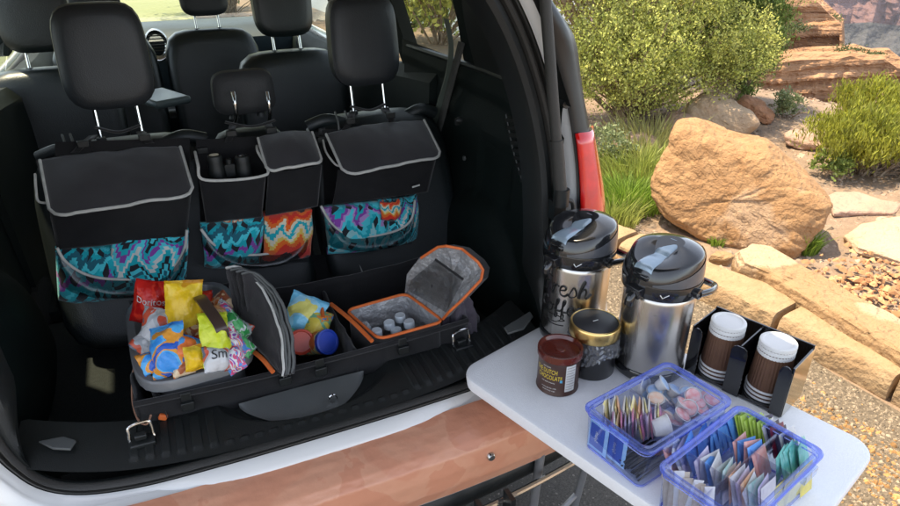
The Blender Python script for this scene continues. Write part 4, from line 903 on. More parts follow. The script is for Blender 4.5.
net([(321, 206), (332, 224), (346, 234), (362, 237), (385, 234), (402, 228), (412, 218), (415, 200)], ((323, 254), (412, 244)))
for px_ in (362, 368):
    q = MB(); q.tube([at(px_ - 3, 264, y=1.86), at(px_ + 2, 276, y=1.84), at(px_ + 3, 290, y=1.82)], .0022, 6); op('piping', q, m_pipe)
q = MB(); q.surf(lambda u, v: at(205 + 195 * u, 262 - 12 * u + 45 * v, y=1.90 - .03 * v), 10, 6); op('lower_panel', q, m_fab)
# blankets
def blanket(cs, m, label, th=.03, seed=0., y=1.86, folds=1):
    """a rolled blanket: TL, TR, BR, BL pixels of its front"""
    TL, TR, BR, BL = [at(*p, y=y) for p in cs]
    q = MB()
    def fn(u, v):
        a_ = v * 2 * math.pi; k = .5 - .5 * math.cos(a_) if False else None
        s_ = (1 - math.cos(math.pi * v * 1.0)) / 2
        p = TL.lerp(TR, u).lerp(BL.lerp(BR, u), s_); b = 1.6 * th * math.sin(math.pi * v) ** .6 * (.35 + .65 * math.sin(math.pi * (.04 + .92 * u)) ** .5)
        b += .010 * fbm((p.x * 12, p.z * 14, seed), 1, 3) + .007 * math.sin(v * 8 * folds + seed + 2.5 * u)
        return p + Vector((0, -b, .004 * math.sin(u * 5 + seed)))
    q.surf(fn, 36, 24)
    c = (TL + TR + BR + BL) / 4 + Vector((0, .02, 0)); o = alone('blanket', q, m, c, solid=.02); return tag(o, label, 'blanket', 'blankets in the net pockets')
blanket([(112, 236), (188, 226), (184, 284), (108, 294)], w_teal, 'teal and white zigzag blanket in the right half of the left net pocket', .045, 1)
blanket([(56, 246), (122, 240), (124, 296), (60, 300)], w_teal2, 'dark teal blanket with purple stripes in the left half of the left net pocket', .04, 2, 1.87)
blanket([(200, 222), (262, 212), (258, 262), (204, 266)], w_teal2, 'teal blanket with black diamonds in the middle net pocket', .045, 3)
blanket([(222, 212), (258, 207), (258, 222), (220, 224)], w_cream, 'cream and yellow folded cloth above the teal blanket in the middle pocket', .03, 4, 1.88)
blanket([(262, 211), (310, 206), (307, 254), (259, 260)], w_red, 'red, orange and cream striped blanket in the middle net pocket', .05, 5, 1.86, 2)
blanket([(320, 206), (388, 196), (384, 246), (326, 252)], w_purp, 'teal and lilac patterned blanket in the right net pocket', .045, 6)
blanket([(376, 198), (416, 193), (413, 238), (372, 246)], w_teal, 'plain teal blanket at the right end of the right net pocket', .04, 7, 1.865)
blanket([(379, 202), (399, 199), (398, 218), (380, 220)], w_red, 'small red and white checked cloth in the right net pocket', .02, 8, 1.815)
# binoculars in the open middle pocket
bn = thing('binoculars', 'black binoculars standing in the open middle pocket of the hanging organizer', 'binoculars', T(*at(230, 172, y=1.91)))
for px_ in (217, 244):
    c = at(px_, 172, y=1.91); q = MB(); q.lathe([(.0, .052), (.014, .052), (.019, .050), (.021, .045), (.020, .03), (.022, .02), (.023, -.03), (0, -.03)], 24, c); b_ = part('barrel', q, m_trim, bn, world=True)
    q = MB(); q.lathe([(.0, .0), (.013, .0)], 20, c + Vector((0, 0, .0525))); part('lens', q, m_gloss, b_, world=True)
q = MB(); q.box(at(230, 170, y=1.91), (.03, .02, .04)); q.lathe([(0, .035), (.009, .035), (.009, 0)], 14, at(230, 170, y=1.91)); part('bridge', q, m_blk, bn, world=True, bevel=.003)

# ---- floor organizer
OX0, OX1, OY0, OY1, OZ0, OZ1 = -.165, .635, 1.285, 1.60, .605, .800
fo = thing('trunk_organizer', 'open black fabric box organizer with orange trim standing across the cargo floor', 'organizer', T((OX0 + OX1) / 2, 1.45, OZ0))
def fp(name, mb, m, parent=None, **k): return part(name, mb, m, parent or fo, world=True, **k)
def cwall(A, B, z0, z1, sag=.006, th=.006, seed=0., name='wall'):
    A, B = Vector(A), Vector(B); q = MB(); n_ = Vector((-(B - A).y, (B - A).x, 0)).normalized()
    q.surf(lambda u, v: Vector((*A.lerp(B, u).xy, z0 + (z1 - z0) * v - sag * math.sin(math.pi * u) * v)) + n_ * (.006 * fbm((u * 4 * (B - A).length * 4, v * 3, seed), 1, 3)), 30, 10)
    return fp(name, q, m_fab, solid=th)
cwall((OX0, OY0, 0), (OX1, OY0, 0), OZ0, OZ1 - .005, .012, seed=1); cwall((.145, OY1, 0), (OX1, OY1, 0), OZ0, OZ1 + .03, .008, seed=2); cwall((OX0, 1.745, 0), (.145, 1.745, 0), OZ0, OZ1, .008, seed=22)
cwall((OX0, OY0, 0), (OX0, 1.745, 0), OZ0, OZ1, seed=3); cwall((OX1, OY0, 0), (OX1, OY1, 0), OZ0, OZ1, seed=4)
cwall((.145, OY0, 0), (.145, 1.745, 0), OZ0, OZ1 - .01, seed=5, name='divider'); cwall((.335, OY0, 0), (.335, OY1, 0), OZ0, OZ1 - .01, seed=6, name='divider')
q = MB(); q.box(((OX0 + OX1) / 2, (OY0 + OY1) / 2, OZ0 + .002), (OX1 - OX0, OY1 - OY0, .008)); fp('base', q, m_fab)
q = MB(); q.tube(catmull([(OX0, OY0 - .004, OZ1 - .006), (OX0 + .2, OY0 - .006, OZ1 - .014), (.25, OY0 - .004, OZ1 - .018), (.45, OY0 - .006, OZ1 - .014), (OX1, OY0 - .004, OZ1 - .006)], 8), .007, 8); fp('hem', q, m_fab)
for A, B in (((331, 304), (372, 341)), ((321, 304), (323, 318)), ((254, 352), (273, 372))):
    P, Q = at(*A, z=.812), at(*B, z=.805); q = MB(); q.tube(catmull([P, P.lerp(Q, .5) + Vector((0, 0, .006)), Q], 6), .0055, 8); fp('trim', q, m_oran)
# buckle straps on the front wall
for x in (-.06, .155, .24, .45):
    q = MB(); q.box((x, OY0 - .012, .772), (.022, .004, .05)); q.box((x, OY0 - .018, .765), (.028, .010, .022)); fp('buckle_strap', q, m_blk, bevel=.002)
q = MB(); c = at(163, 417, z=.745); q.box(c, (.018, .010, .014), Matrix.Rotation(R(30), 3, 'Y')); fp('strap_end', q, m_oran, bevel=.003)
q = MB(); q.add([at(150, 388, z=.79), at(158, 392, z=.79), at(167, 418, z=.745), at(158, 414, z=.745)], [(0, 1, 2, 3)]); fp('strap', q, m_fab, solid=.003)
# folded lid standing up beside the tub
def leaf(off, k, name, m):
    A, B = at(226 + off, 268 + k * 2, z=.97), at(283 + off * .6, 377 - k, z=.79)
    def fn(u, v):
        arc = math.sin(math.pi * u ** .8) ** .75; p = A.lerp(B, u); top = Vector((.046, .0, .032)) * arc * v; p = p + Vector((.0, 0, -.17 * (1 - u) * (1 - v))) + top
        return p + Vector((.004 * fbm((u * 6, v * 5, off)), 0, 0)) + Vector((0, 0, .002 * math.sin(u * 20)))
    q = MB(); q.surf(fn, 26, 12); o = fp(name, q, m, solid=.005); q = MB(); q.tube([fn(i / 26, 1) for i in range(27)], .0035, 6); fp('piping', q, m_grey if k else m_pipe, o); return o
for i, off in enumerate((0, 6, 12, 19)): leaf(off * .8, i, 'lid_panel', m_fab2 if i in (0, 3) else m_fab)
# bungee cord
q = MB(); q.tube(catmull([at(139, 366, z=.80), at(134, 368, z=.80), at(132, 385, z=.78), at(133, 405, z=.76), at(139, 421, z=.755), at(147, 424, z=.765), at(151, 415, z=.775)], 7), .0022, 6)
tag(alone('bungee_cord', q, mat('cord', (.36, .19, .12), .7, nscale=60), at(139, 421, z=.755)), 'thin brown cord hanging down to the left tie-down ring', 'cord')

# ---- grey tub with snacks
TBZ = .612; TH = .212
tubM = T(-.032, 1.508, TBZ, R(3)); tub = thing('storage_tub', 'grey plastic carry tub with a dark centre handle, full of snack bags', 'tub', tubM)
m_tub = mat('tub_plastic', (.20, .205, .21), .32, col2=(.16, .165, .17), nscale=4, coat=.3)
def rrect(a, b, z, p_=4.5, n=56): 
    out = []
    for i in range(n):
        t_ = 2 * math.pi * i / n; ca, sa = math.cos(t_), math.sin(t_); r = (abs(ca) ** p_ + abs(sa) ** p_) ** (-1 / p_); out.append(Vector((ca * r * a, sa * r * b, z)))
    return out
q = MB(); q.loft([rrect(.085, .165, .004), rrect(.095, .175, 0), rrect(.099, .18, .01), rrect(.114, .200, TH - .02), rrect(.116, .202, TH), rrect(.132, .212, TH), rrect(.135, .215, TH - .004), rrect(.135, .215, TH - .026), rrect(.121, .205, TH - .026)], True, False)
q.loft([rrect(.116, .202, TH), rrect(.112, .198, TH - .006), rrect(.095, .175, .012), rrect(.08, .15, .008)], False, True); part('body', q, m_tub, tub)
m_hdl = mat('handle_brown', (.075, .045, .035), .35, col2=(.05, .03, .025), nscale=6, coat=.3)
q = MB(); ha, hb = tubM.inverted() @ at(201, 295, z=.965), tubM.inverted() @ at(224, 332, z=.945); hd_ = (hb - ha)
HP = [] and [ha + hd_ * -.25 + Vector((0, 0, -.10)), ha + hd_ * -.12 + Vector((0, 0, -.05)), ha, ha + hd_ * .5 + Vector((0, 0, .006)), hb, hb + hd_ * .06 + Vector((0, 0, -.05)), hb + hd_ * .10 + Vector((0, 0, -.13))]
HP = [tubM.inverted() @ at(*p, z=z_) for p, z_ in (((197, 318), .86), ((196, 302), .93), ((199, 296), .95), ((209, 309), .952), ((218, 322), .942), ((223, 333), .92), ((225, 345), .87))]
HC = catmull(HP, 6); sv = Vector((0, 0, 1)).cross(hd_).normalized() * .013
q.loft([[p - sv, p + sv, p + sv * .9 + Vector((0, 0, -.010)) , p - sv * .9 + Vector((0, 0, -.010))] for p in HC]); part('handle', q, m_hdl, tub, bevel=.003)
def bag(c, w_, h_, m, label, rz=0., rx=0., ry=0., th=.03, txt=None, tcol=None, seed=0., group='snack bags in the grey tub', cat='snack bag', name='snack_bag', ts=.03):
    M = T(*c, rz=rz, rx=rx, ry=ry); t = thing(name, label, cat, M, group); q = MB()
    def fn(s):
        def f(u, v):
            x = (u - .5) * w_ * (1 - .06 * math.sin(math.pi * v)); z = (v - .5) * h_; b = 1.35 * th * (math.sin(math.pi * min(1, max(0, u))) ** .7) * (math.sin(math.pi * min(1, max(0, (v - .05) / .9)) if .05 < v < .95 else 0)) ** .6
            wr = .009 * (.5 - abs(fbm((x * 26, z * 20, seed), 1, 3))) * (1.2 if v < .15 or v > .85 else 1) + .0016 * math.sin(z * 420 if (v < .06 or v > .94) else 0)
            return Vector((x + .003 * fbm((z * 30, seed, 1)), -s * b + wr, z + .003 * fbm((x * 30, seed, 4))))
        return f
    q.surf(fn(1), 18, 24); b_ = MB(); b_.surf(fn(-1), 18, 24); q.add(b_.v, b_.f)
    part('wrapper', q, m, t)
    if txt:
        vs, fs = text_geo(txt, ts); f1 = fn(1)
        def warp(p):
            u = .5 + p.x / w_; v = .5 + (p.y + .0) / h_; s_ = f1(min(.98, max(.02, u)), min(.98, max(.02, v))); return s_ + Vector((0, -.0022, 0))
        cy_ = sum(p.y for p in vs) / len(vs)
        g = MB(); g.add([warp(p - Vector((0, cy_ - h_ * .08, 0))) for p in vs], fs); part('lettering', g, tcol, t, smooth=False)
    return t
P_R = print_mat('foil_red', [(.62, .02, .015), (.70, .04, .02), (.45, .01, .01)], 14, .28)
P_Y = print_mat('foil_yellow', [(.85, .55, .02), (.88, .62, .05), (.75, .36, .02)], 10, .28, seed=1)
P_B = print_mat('foil_blue', [(.05, .30, .78), (.10, .45, .85), (.8, .35, .05), (.03, .12, .55)], 13, .3, seed=2)
P_W = print_mat('foil_white', [(.62, .63, .64), (.45, .48, .5), (.6, .1, .05), (.12, .15, .2)], 15, .3, seed=3)
P_L = print_mat('foil_lime', [(.62, .72, .03), (.70, .78, .05), (.8, .82, .75)], 9, .28, seed=4)
P_O = print_mat('foil_orange', [(.8, .25, .04), (.75, .6, .4), (.7, .5, .3), (.35, .1, .04)], 26, .35, seed=5)
P_G = print_mat('foil_green', [(.04, .32, .08), (.55, .62, .6), (.1, .45, .15)], 22, .3, seed=6)
P_M = print_mat('foil_mixed', [(.1, .3, .7), (.75, .1, .25), (.75, .78, .8), (.3, .1, .45), (.8, .5, .1)], 34, .3, seed=7)
P_T = print_mat('foil_tan', [(.55, .36, .18), (.7, .55, .38), (.6, .3, .12)], 30, .35, seed=8)
m_wt = mat('ink_white', (.8, .8, .78), .5); m_bk = mat('ink_black', (.02, .02, .02), .5)
def tb(px, z): return at(*px, z=z - .022)
bag(tb((152, 303), .925), .09, .11, P_R, 'red corn chip bag at the back left corner of the tub', R(-16), R(-14), R(16), .022, 'Doritos', m_wt, 1, ts=.022)
bag(tb((184, 312), .935), .085, .15, P_Y, 'tall yellow chip bag behind the handle of the tub', R(4), R(-16), R(12), .026, None, None, 2)
bag(tb((157, 330), .905), .08, .10, P_W, 'white and grey printed bag at the left of the tub', R(-28), R(-28), R(10), .02, None, None, 3)
bag(tb((167, 350), .905), .085, .115, P_B, 'light blue snack bag leaning at the left front of the tub', R(-26), R(-42), R(-18), .024, None, None, 4)
bag(tb((195, 358), .90), .045, .055, P_Y, 'small yellow orange bag at the front of the tub', R(0), R(-30), R(5), .016, None, None, 5)
bag(tb((182, 350), .905), .07, .07, print_mat('foil_deepblue', [(.03, .18, .6), (.1, .35, .75), (.8, .2, .05)], 18, .3, seed=9), 'blue packet with a red edge between the white bag and the orange bag', R(-30), R(-40), R(24), .016, None, None, 5.5)
bag(tb((216, 340), .92), .07, .125, P_L, 'lime and white popcorn bag leaning at the right front of the tub', R(20), R(-34), R(20), .026, None, None, 6)
bag(tb((217, 358), .900), .06, .06, P_W, 'white lower half of a popcorn bag with black script at the tub front', R(10), R(-44), R(12), .020, 'Sm', m_bk, 7, ts=.03)
bag(tb((207, 312), .91), .05, .07, P_O, 'orange wrapped bar right of the yellow bag', R(30), R(-20), R(-24), .014, None, None, 8)
bag(tb((219, 317), .90), .05, .06, P_T, 'tan wrapped bar at the back right of the tub', R(50), R(-30), R(10), .014, None, None, 9)
bag(tb((214, 328), .90), .045, .06, P_T, 'light brown snack bar beside the handle', R(10), R(-25), R(30), .013, None, None, 10)
bag(tb((236, 328), .90), .05, .075, P_G, 'green and white wrapper at the right side of the tub', R(40), R(-30), R(-12), .016, None, None, 11)
bag(tb((232, 344), .895), .06, .08, P_M, 'blue and purple wrapper at the right side of the tub', R(30), R(-36), R(-10), .016, None, None, 12)
bag(tb((236, 355), .888), .04, .05, P_M, 'pink and white wrapper at the right front corner of the tub', R(20), R(-50), R(30), .014, None, None, 13)
bag(tb((226, 310), .895), .04, .055, P_M, 'small dark red wrapper at the back right corner of the tub', R(60), R(-30), R(0), .013, None, None, 14)
bag(tb((190, 340), .885), .06, .08, P_O, 'brown and red wrapper half hidden under the handle', R(-40), R(-50), R(10), .014, None, None, 15)
for k, (px_, m_) in enumerate([((160, 345), P_M), ((222, 350), P_G), ((203, 335), P_O), ((178, 330), P_W), ((228, 335), P_B)]):
    bag(tb(px_, .865), .09, .09, m_, ['mixed colour wrapper under the blue bag', 'green wrapper deep under the popcorn bag', 'orange wrapper deep beside the handle', 'pale wrapper deep behind the blue bag', 'blue wrapper deep at the right of the tub'][k], R(20 * k), R(-75), 0, .015, None, None, 20 + k)
ex = [((150, 362), P_B, 'small blue wrapper in the left front corner of the tub'), ((182, 364), P_O, 'small orange wrapper at the very front of the tub'), ((232, 362), P_M, 'tiny pink wrapper in the right front corner of the tub'),
      ((243, 344), P_G, 'small green wrapper against the right wall of the tub'), ((240, 330), P_W, 'small silver wrapper against the right wall of the tub'), ((232, 318), P_G, 'green crinkled wrapper at the right back of the tub'), ((222, 303), P_O, 'small orange wrapper at the back right of the tub'),
      ((204, 302), P_R, 'small red wrapper right of the tall yellow bag'), ((172, 330), P_R, 'red edged wrapper between the white and the yellow bag'), ((146, 345), P_W, 'small white wrapper at the left wall of the tub'), ((176, 343), P_T, 'tan wrapper behind the blue packet'),
      ((226, 326), P_L, 'lime wrapper at the right of the handle'), ((205, 345), P_R, 'red wrapper in front of the handle foot'), ((236, 338), P_R, 'dark red wrapper at the right of the tub'), ((192, 330), P_O, 'orange wrapper left of the handle')]
for k, (px_, m_, lb) in enumerate(ex): bag(tb(px_, .882), .042 + .012 * rnd.random(), .05 + .02 * rnd.random(), m_, lb, R(rnd.uniform(-50, 60)), R(rnd.uniform(-60, -25)), R(rnd.uniform(-35, 35)), .012, None, None, 60 + k)
# ---- middle compartment
GM = 'snacks in the middle compartment'
bag(at(303, 318, z=.80), .10, .12, print_mat('foil_sky', [(.2, .6, .85), (.35, .7, .88), (.8, .75, .2)], 12, .3, seed=12), 'sky blue and yellow snack pouch in the middle compartment', R(-20), R(-30), R(28), .02, seed=31, group=GM)
bag(at(318, 325, z=.785), .07, .08, print_mat('foil_yel2', [(.8, .65, .1), (.2, .5, .3), (.8, .3, .05), (.1, .3, .6)], 22, .3, seed=13), 'yellow and green pouch right of the sky blue pouch', R(-10), R(-40), R(30), .018, seed=32, group=GM)
bag(at(289, 340, z=.775), .07, .07, P_G, 'small green and white packets at the left of the middle compartment', R(30), R(-50), 0, .016, seed=33, group=GM)
bag(at(287, 328, z=.77), .05, .09, P_T, 'brown and white snack bar at the left of the middle compartment', R(-40), R(-50), 0, .012, seed=34, group=GM)
for px_, col, lb in (((301, 342), (.62, .07, .035), 'round orange red lid of a snack tube in the middle compartment'), ((327, 342), (.02, .06, .42), 'round dark blue lid of a snack tube in the middle compartment')):
    c = at(*px_, z=.775); t = thing('snack_tube', lb, 'snack tube', T(*c, rx=R(62), rz=R(28 if px_[0] > 310 else -4)) , 'snack tubes in the middle compartment')
    q = MB(); q.lathe([(0, -.11), (.030, -.11), (.030, -.005)], 28); part('tube', q, print_mat('tube_print', [(.2, .5, .3), (.8, .7, .3), (.7, .2, .05)], 20, .4, seed=15), t)
    q = MB(); q.lathe([(.0, .002), (.026, .002), (.028, .005), (.0325, .004), (.033, -.006), (.031, -.008)], 28); part('lid', q, mat('lid_%d' % px_[0], col, .3, nscale=20, amount=.6), t)

# ---- soft cooler
cl = thing('cooler_bag', 'open grey soft cooler with orange edging and its lid thrown back', 'cooler', T(.45, 1.4, .62))
def cpt(name, mb, m, parent=None, **k): return part(name, mb, m, parent or cl, world=True, **k)
A0, A1, A2, A3 = at(346, 311, z=.812), at(406, 294, z=.825), at(444, 322, z=.81), at(379, 340, z=.802)
def rimpt(u, k=1., z=0.):
    C4 = [A0, A1, A2, A3]; c = sum(C4, Vector()) / 4; i = int(u * 4) % 4; f_ = u * 4 - int(u * 4)
    a, b, d, e = C4[i - 1], C4[i], C4[(i + 1) % 4], C4[(i + 2) % 4]
    p = b.lerp(d, f_); e_ = min(f_, 1 - f_)
    if e_ < .14:
        cn = b if f_ < .5 else d; p = p.lerp(c, .075 * (1 - e_ / .14) ** 2)
    return c + (p - c) * k + Vector((0, 0, z))
N_ = 64
R_ = lambda k, z: [rimpt(i / N_, k, z) for i in range(N_)]
q = MB(); q.loft([R_(.90, -.205), R_(.97, -.20), R_(1.0, -.10), R_(1.0, -.004)], True, False); cpt('body', q, m_fab)
q = MB(); q.loft([R_(.985, .0), R_(.93, -.012), [p + Vector((.004 * fbm((p.x * 30, p.y * 30, 1)), .004 * fbm((p.x * 30, p.y * 30, 4)), 0)) for p in R_(.88, -.07)], R_(.86, -.15), R_(.84, -.19)], False, True); cpt('lining', q, m_silv)
q = MB(); q.tube(R_(1.0, .002), .0040, 8, closed=True); cpt('edging', q, m_oran)
# lid
L0, L1 = at(406, 293, z=.825), at(443, 319, z=.815)
lt = [at(*p, z=z_) for p, z_ in (((408, 275), .90), ((421, 258), .96), ((438, 247), 1.0), ((446, 246), 1.01), ((462, 249), 1.0), ((478, 262), .985), ((483, 270), .97), ((481, 280), .95), ((462, 300), .90), ((449, 312), .86))]
poly = [a.lerp(b, k / 4) for a, b in zip([L0] + lt, lt + [L1]) for k in range(4)] + [L1]; cc = sum(poly, Vector()) / len(poly)
nrm = ((poly[len(poly) // 3] - L0).cross(L1 - L0)).normalized(); nrm = nrm if nrm.y < 0 or nrm.z > 0 else -nrm
q = MB(); q.loft([[cc + (p - cc) * k + nrm * d_ for p in poly] for k, d_ in ((.02, -.012), (.55, -.012), (.93, -.004), (1, .002))], True, False); lido = cpt('lid', q, m_silv)
q = MB(); q.loft([[cc + (p - cc) * k + nrm * d_ for p in poly] for k, d_ in ((.02, -.034), (.8, -.034), (.98, -.026), (1.01, -.0))], True, False); cpt('lid_shell', q, m_fab, lido)
q = MB(); q.tube(poly[8:], .0036, 8); cpt('edging', q, m_oran, lido)
q = MB(); q.tube(poly[:9], .0036, 8); cpt('edging', q, m_silv, lido)
pk = [at(*p, z=z_) for p, z_ in (((437, 259), .975), ((465, 279), .945), ((447, 312), .862), ((409, 290), .852), ((412, 280), .885))]
q = MB(); q.add([p + nrm * .004 for p in pk], [(0, 1, 2, 3, 4)]); cpt('net_pocket', q, m_net, lido); q = MB(); q.tube([pk[0] + nrm * .006, pk[1] + nrm * .006], .0035, 6); cpt('elastic', q, m_fab, lido)
# bottles
m_pet = sheer_mat('clear_bottle', (.86, .9, .92), .3, .05); m_cap = mat('bottle_cap', (.62, .68, .72), .35, nscale=30)
for k, (px_, lb) in enumerate([((376.5, 331), 'small water bottle nearest the front edge of the cooler'), ((389, 323), 'second water bottle from the front left in the cooler'), ((400, 316), 'water bottle farthest back in the cooler'), ((409, 322), 'water bottle at the right side of the cooler'), ((364, 326), 'water bottle leaning at the left side of the cooler'), ((396, 330), 'water bottle at the front edge right of the nearest one')]):
    c = at(*px_, z=.80 if k < 4 else .785); t = thing('water_bottle', lb, 'water bottle', T(*c, rx=R(rnd.uniform(-6, 6)), ry=R(rnd.uniform(-6, 6)) if k != 4 else R(-25)), 'water bottles in the cooler')
    q = MB(); q.lathe([(0, -.17), (.028, -.17), (.030, -.15), (.0285, -.11), (.030, -.08), (.028, -.055), (.018, -.03), (.0125, -.018), (.0125, 0)], 20); part('bottle', q, m_pet, t)
    q = MB(); q.lathe([(0, .004), (.0125, .004), (.014, .002), (.0142, -.014), (.0128, -.015)], 20); part('cap', q, m_cap, t)
# jacket
q = MB(); jc = at(466, 300, z=.84)
def jk(u, v):
    a_ = u * 2 * math.pi; r = .085 * (1 - v * .55) * (1 + .5 * fbm((math.cos(a_) * 1.8, math.sin(a_) * 1.8, v * 3), 1, 4) + .12 * math.sin(a_ * 5 + 5 * v + 2 * math.sin(3 * a_))); return jc + Vector((r * math.cos(a_) * .95 - .02, r * math.sin(a_) * .8 + .05, -.20 + .25 * math.sin(v * 1.5) + .012 * math.sin(a_ * 3)))
q.surf(jk, 90, 26, True); tag(alone('jacket', q, mat('jacket_cloth', (.075, .06, .08), .85, col2=(.04, .034, .045), nscale=8, bump=.6, bscale=200, sheen=.4), jc + Vector((0, 0, -.2))), 'crumpled dark purple jacket stuffed behind the cooler lid', 'jacket')
# ================================================================== FOLDING TABLE AND WHAT STANDS ON IT
TZ = .76
m_tab = mat('table_plastic', (.88, .88, .88), .5, col2=(.85, .85, .855), nscale=260, amount=.5, bump=.5, bscale=420, detail=2)
TM = T(.878, .845, 0, R(16.9)); tb_ = thing('folding_table', 'small white plastic folding table carrying the coffee things', 'table', TM)
def rr2(a, b, r, z, n=8):
    out = []
    for cx, cy, a0 in ((a - r, b - r, 0), (-a + r, b - r, 90), (-a + r, -b + r, 180), (a - r, -b + r, 270)):
        for k in range(n + 1): t_ = R(a0 + 90 * k / n); out.append(Vector((cx + r * math.cos(t_), cy + r * math.sin(t_), z)))
    return out
q = MB(); q.loft([rr2(.20, .34, .03, TZ - .034), rr2(.232, .372, .045, TZ - .036), rr2(.238, .378, .052, TZ - .032), rr2(.241, .381, .055, TZ - .008), rr2(.239, .379, .053, TZ - .002), rr2(.234, .374, .048, TZ)]); part('tabletop', q, m_tab, tb_)
m_leg = mat('leg_grey', (.35, .35, .36), .4, nscale=8, metal=.6)
for s in (-1, 1):
    q = MB(); q.tube(catmull([(-.06, s * .27, .01), (-.08, s * .24, .4), (-.11, s * .2, TZ - .04)], 4), .012, 10); part('leg', q, m_leg, tb_)
    q = MB(); q.tube(catmull([(.19, s * .30, .01), (.18, s * .25, .4), (.17, s * .2, TZ - .04)], 4), .012, 10); part('leg', q, m_leg, tb_)
    q = MB(); q.tube([(-.063, s * .264, .12), (.187, s * .29, .12)], .009, 8); part('crossbar', q, m_leg, tb_)

m_brush = mat('brushed_steel', (.62, .60, .57), .24, metal=1, col2=(.50, .48, .45), nscale=30, stretch=(1, 1, .02), amount=.8)
m_cap_b = mat('pot_black', (.016, .017, .019), .16, coat=.6, nscale=5)
m_cap_g = mat('pot_charcoal', (.085, .09, .10), .3, nscale=5, coat=.3)
m_levr = mat('lever_silver', (.36, .46, .54), .22, metal=.3, nscale=9, coat=.4)
def airpot(px, face, label):
    c = at(*px, z=TZ); t = thing('coffee_airpot', label, 'coffee dispenser', T(c.x, c.y, TZ, face) @ Matrix.Diagonal((1, 1, .955, 1)))   # local -x is the spout side
    q = MB(); q.lathe([(0, .002), (.080, .0), (.083, .004), (.083, .022), (.081, .026)], 48); part('base', q, m_cap_b, t)
    q = MB(); q.lathe([(.079, .024), (.0805, .03), (.0805, .220), (.078, .230), (.074, .236)], 64); body = part('body', q, m_brush, t)
    q = MB(); q.lathe([(.074, .233), (.086, .235), (.089, .241), (.089, .266), (.088, .270)], 56); part('collar', q, m_cap_b, t)
    # head: dome pulled back with a step
    def head(u, v):
        a_ = 2 * math.pi * u; k = v; r = .088 * (1 - .16 * k ** 2 - .62 * max(0, k - .62) ** 1.4 / .38 ** 1.4 * .75); z = .270 + .074 * math.sin(k * 1.35) / math.sin(1.35)
        x = math.cos(a_) * r; y = math.sin(a_) * r * (.98 - .08 * k); x += .012 * k
        z -= .030 * k * max(0, -math.cos(a_)) ** 1.3                # falls away to the spout
        return Vector((x, y, z))
    q = MB(); q.surf(head, 56, 18, True); q.add([head(i / 56, 1) for i in range(56)], [tuple(range(56))]); hd = part('head', q, m_cap_b, t)
    def wing(s):
        def fn(u, v):   # charcoal side wedge, low at the spout and high at the back
            p = head((.5 + s * (.06 + .36 * u)) % 1, .02 + (.06 + .56 * u) * v); d = Vector((p.x, p.y, .02)).normalized(); return p + d * .0016
        return fn
    for s in (1, -1): q = MB(); q.surf(wing(s), 20, 10); part('side_shell', q, m_cap_g, hd)
    cl_ = [head(.5, k / 10) for k in range(4, 11)] + [Vector((x, 0, head(.5, 1).z + (head(0, 1).z - head(.5, 1).z) * (x + .03) / .07)) for x in (-.01, .01, .028)]
    cl_ = catmull(cl_, 3)
    def lev(u, v):
        i = v * (len(cl_) - 1); k = min(int(i), len(cl_) - 2); p = cl_[k].lerp(cl_[k + 1], i - k); w_ = .046 * (.82 + .18 * (1 - v)); return p + Vector((0, (u - .5) * w_, .0052 - .0035 * (2 * u - 1) ** 4))
    q = MB(); q.surf(lev, 12, 24); part('lever', q, m_levr, t, solid=.005, bevel=.0012)
    q = MB(); q.box((-.0815, 0, .286), (.012, .040, .014)); part('lever_well', q, m_gloss, t, bevel=.004)
    q = MB(); q.tube(catmull([(-.080, 0, .248), (-.102, 0, .248), (-.112, 0, .236), (-.113, 0, .224)], 5), .011, 12); q.box((-.092, 0, .252), (.03, .034, .024)); part('spout', q, m_cap_b, t, bevel=.004)
    for s in (1, -1):
        q = MB(); q.lathe([(0, 0), (.012, 0), (.013, .012), (0, .014)], 16, (.0, s * .086, .253), Matrix.Rotation(R(-90 * s), 3, 'X')); part('hinge', q, m_cap_b, t)
    q = MB(); hp = [(.0, .097, .253), (.045, .100, .247), (.09, .082, .235), (.112, .04, .223), (.116, 0, .220), (.112, -.04, .223), (.09, -.082, .235), (.045, -.100, .247), (.0, -.097, .253)]
    q.tube(catmull(hp, 5), .0062, 10, flat=1.3); part('carry_handle', q, m_cap_b, t)
    q = MB(); a_ = R(232) - face; cc_ = Vector((math.cos(a_) * .0905, math.sin(a_) * .0905, .253)); tt = Vector((-math.sin(a_), math.cos(a_), 0))
    q.tube([cc_ - tt * .008 + Vector((0, 0, .004)), cc_ - tt * .002 + Vector((0, 0, -.004)), cc_ + tt * .003, cc_ + tt * .011 + Vector((0, 0, .006))], .0013, 6); part('emblem', q, m_steel, t)
    return t, c, body
FACE = R(14)
p1, c1_, bd1 = airpot((571, 331), FACE, 'left coffee dispenser, the one with the black script lettering, beside the vehicle')
p2, c2_, bd2 = airpot((647, 364), FACE, 'right coffee dispenser with a plain brushed steel body, behind the left clear box')
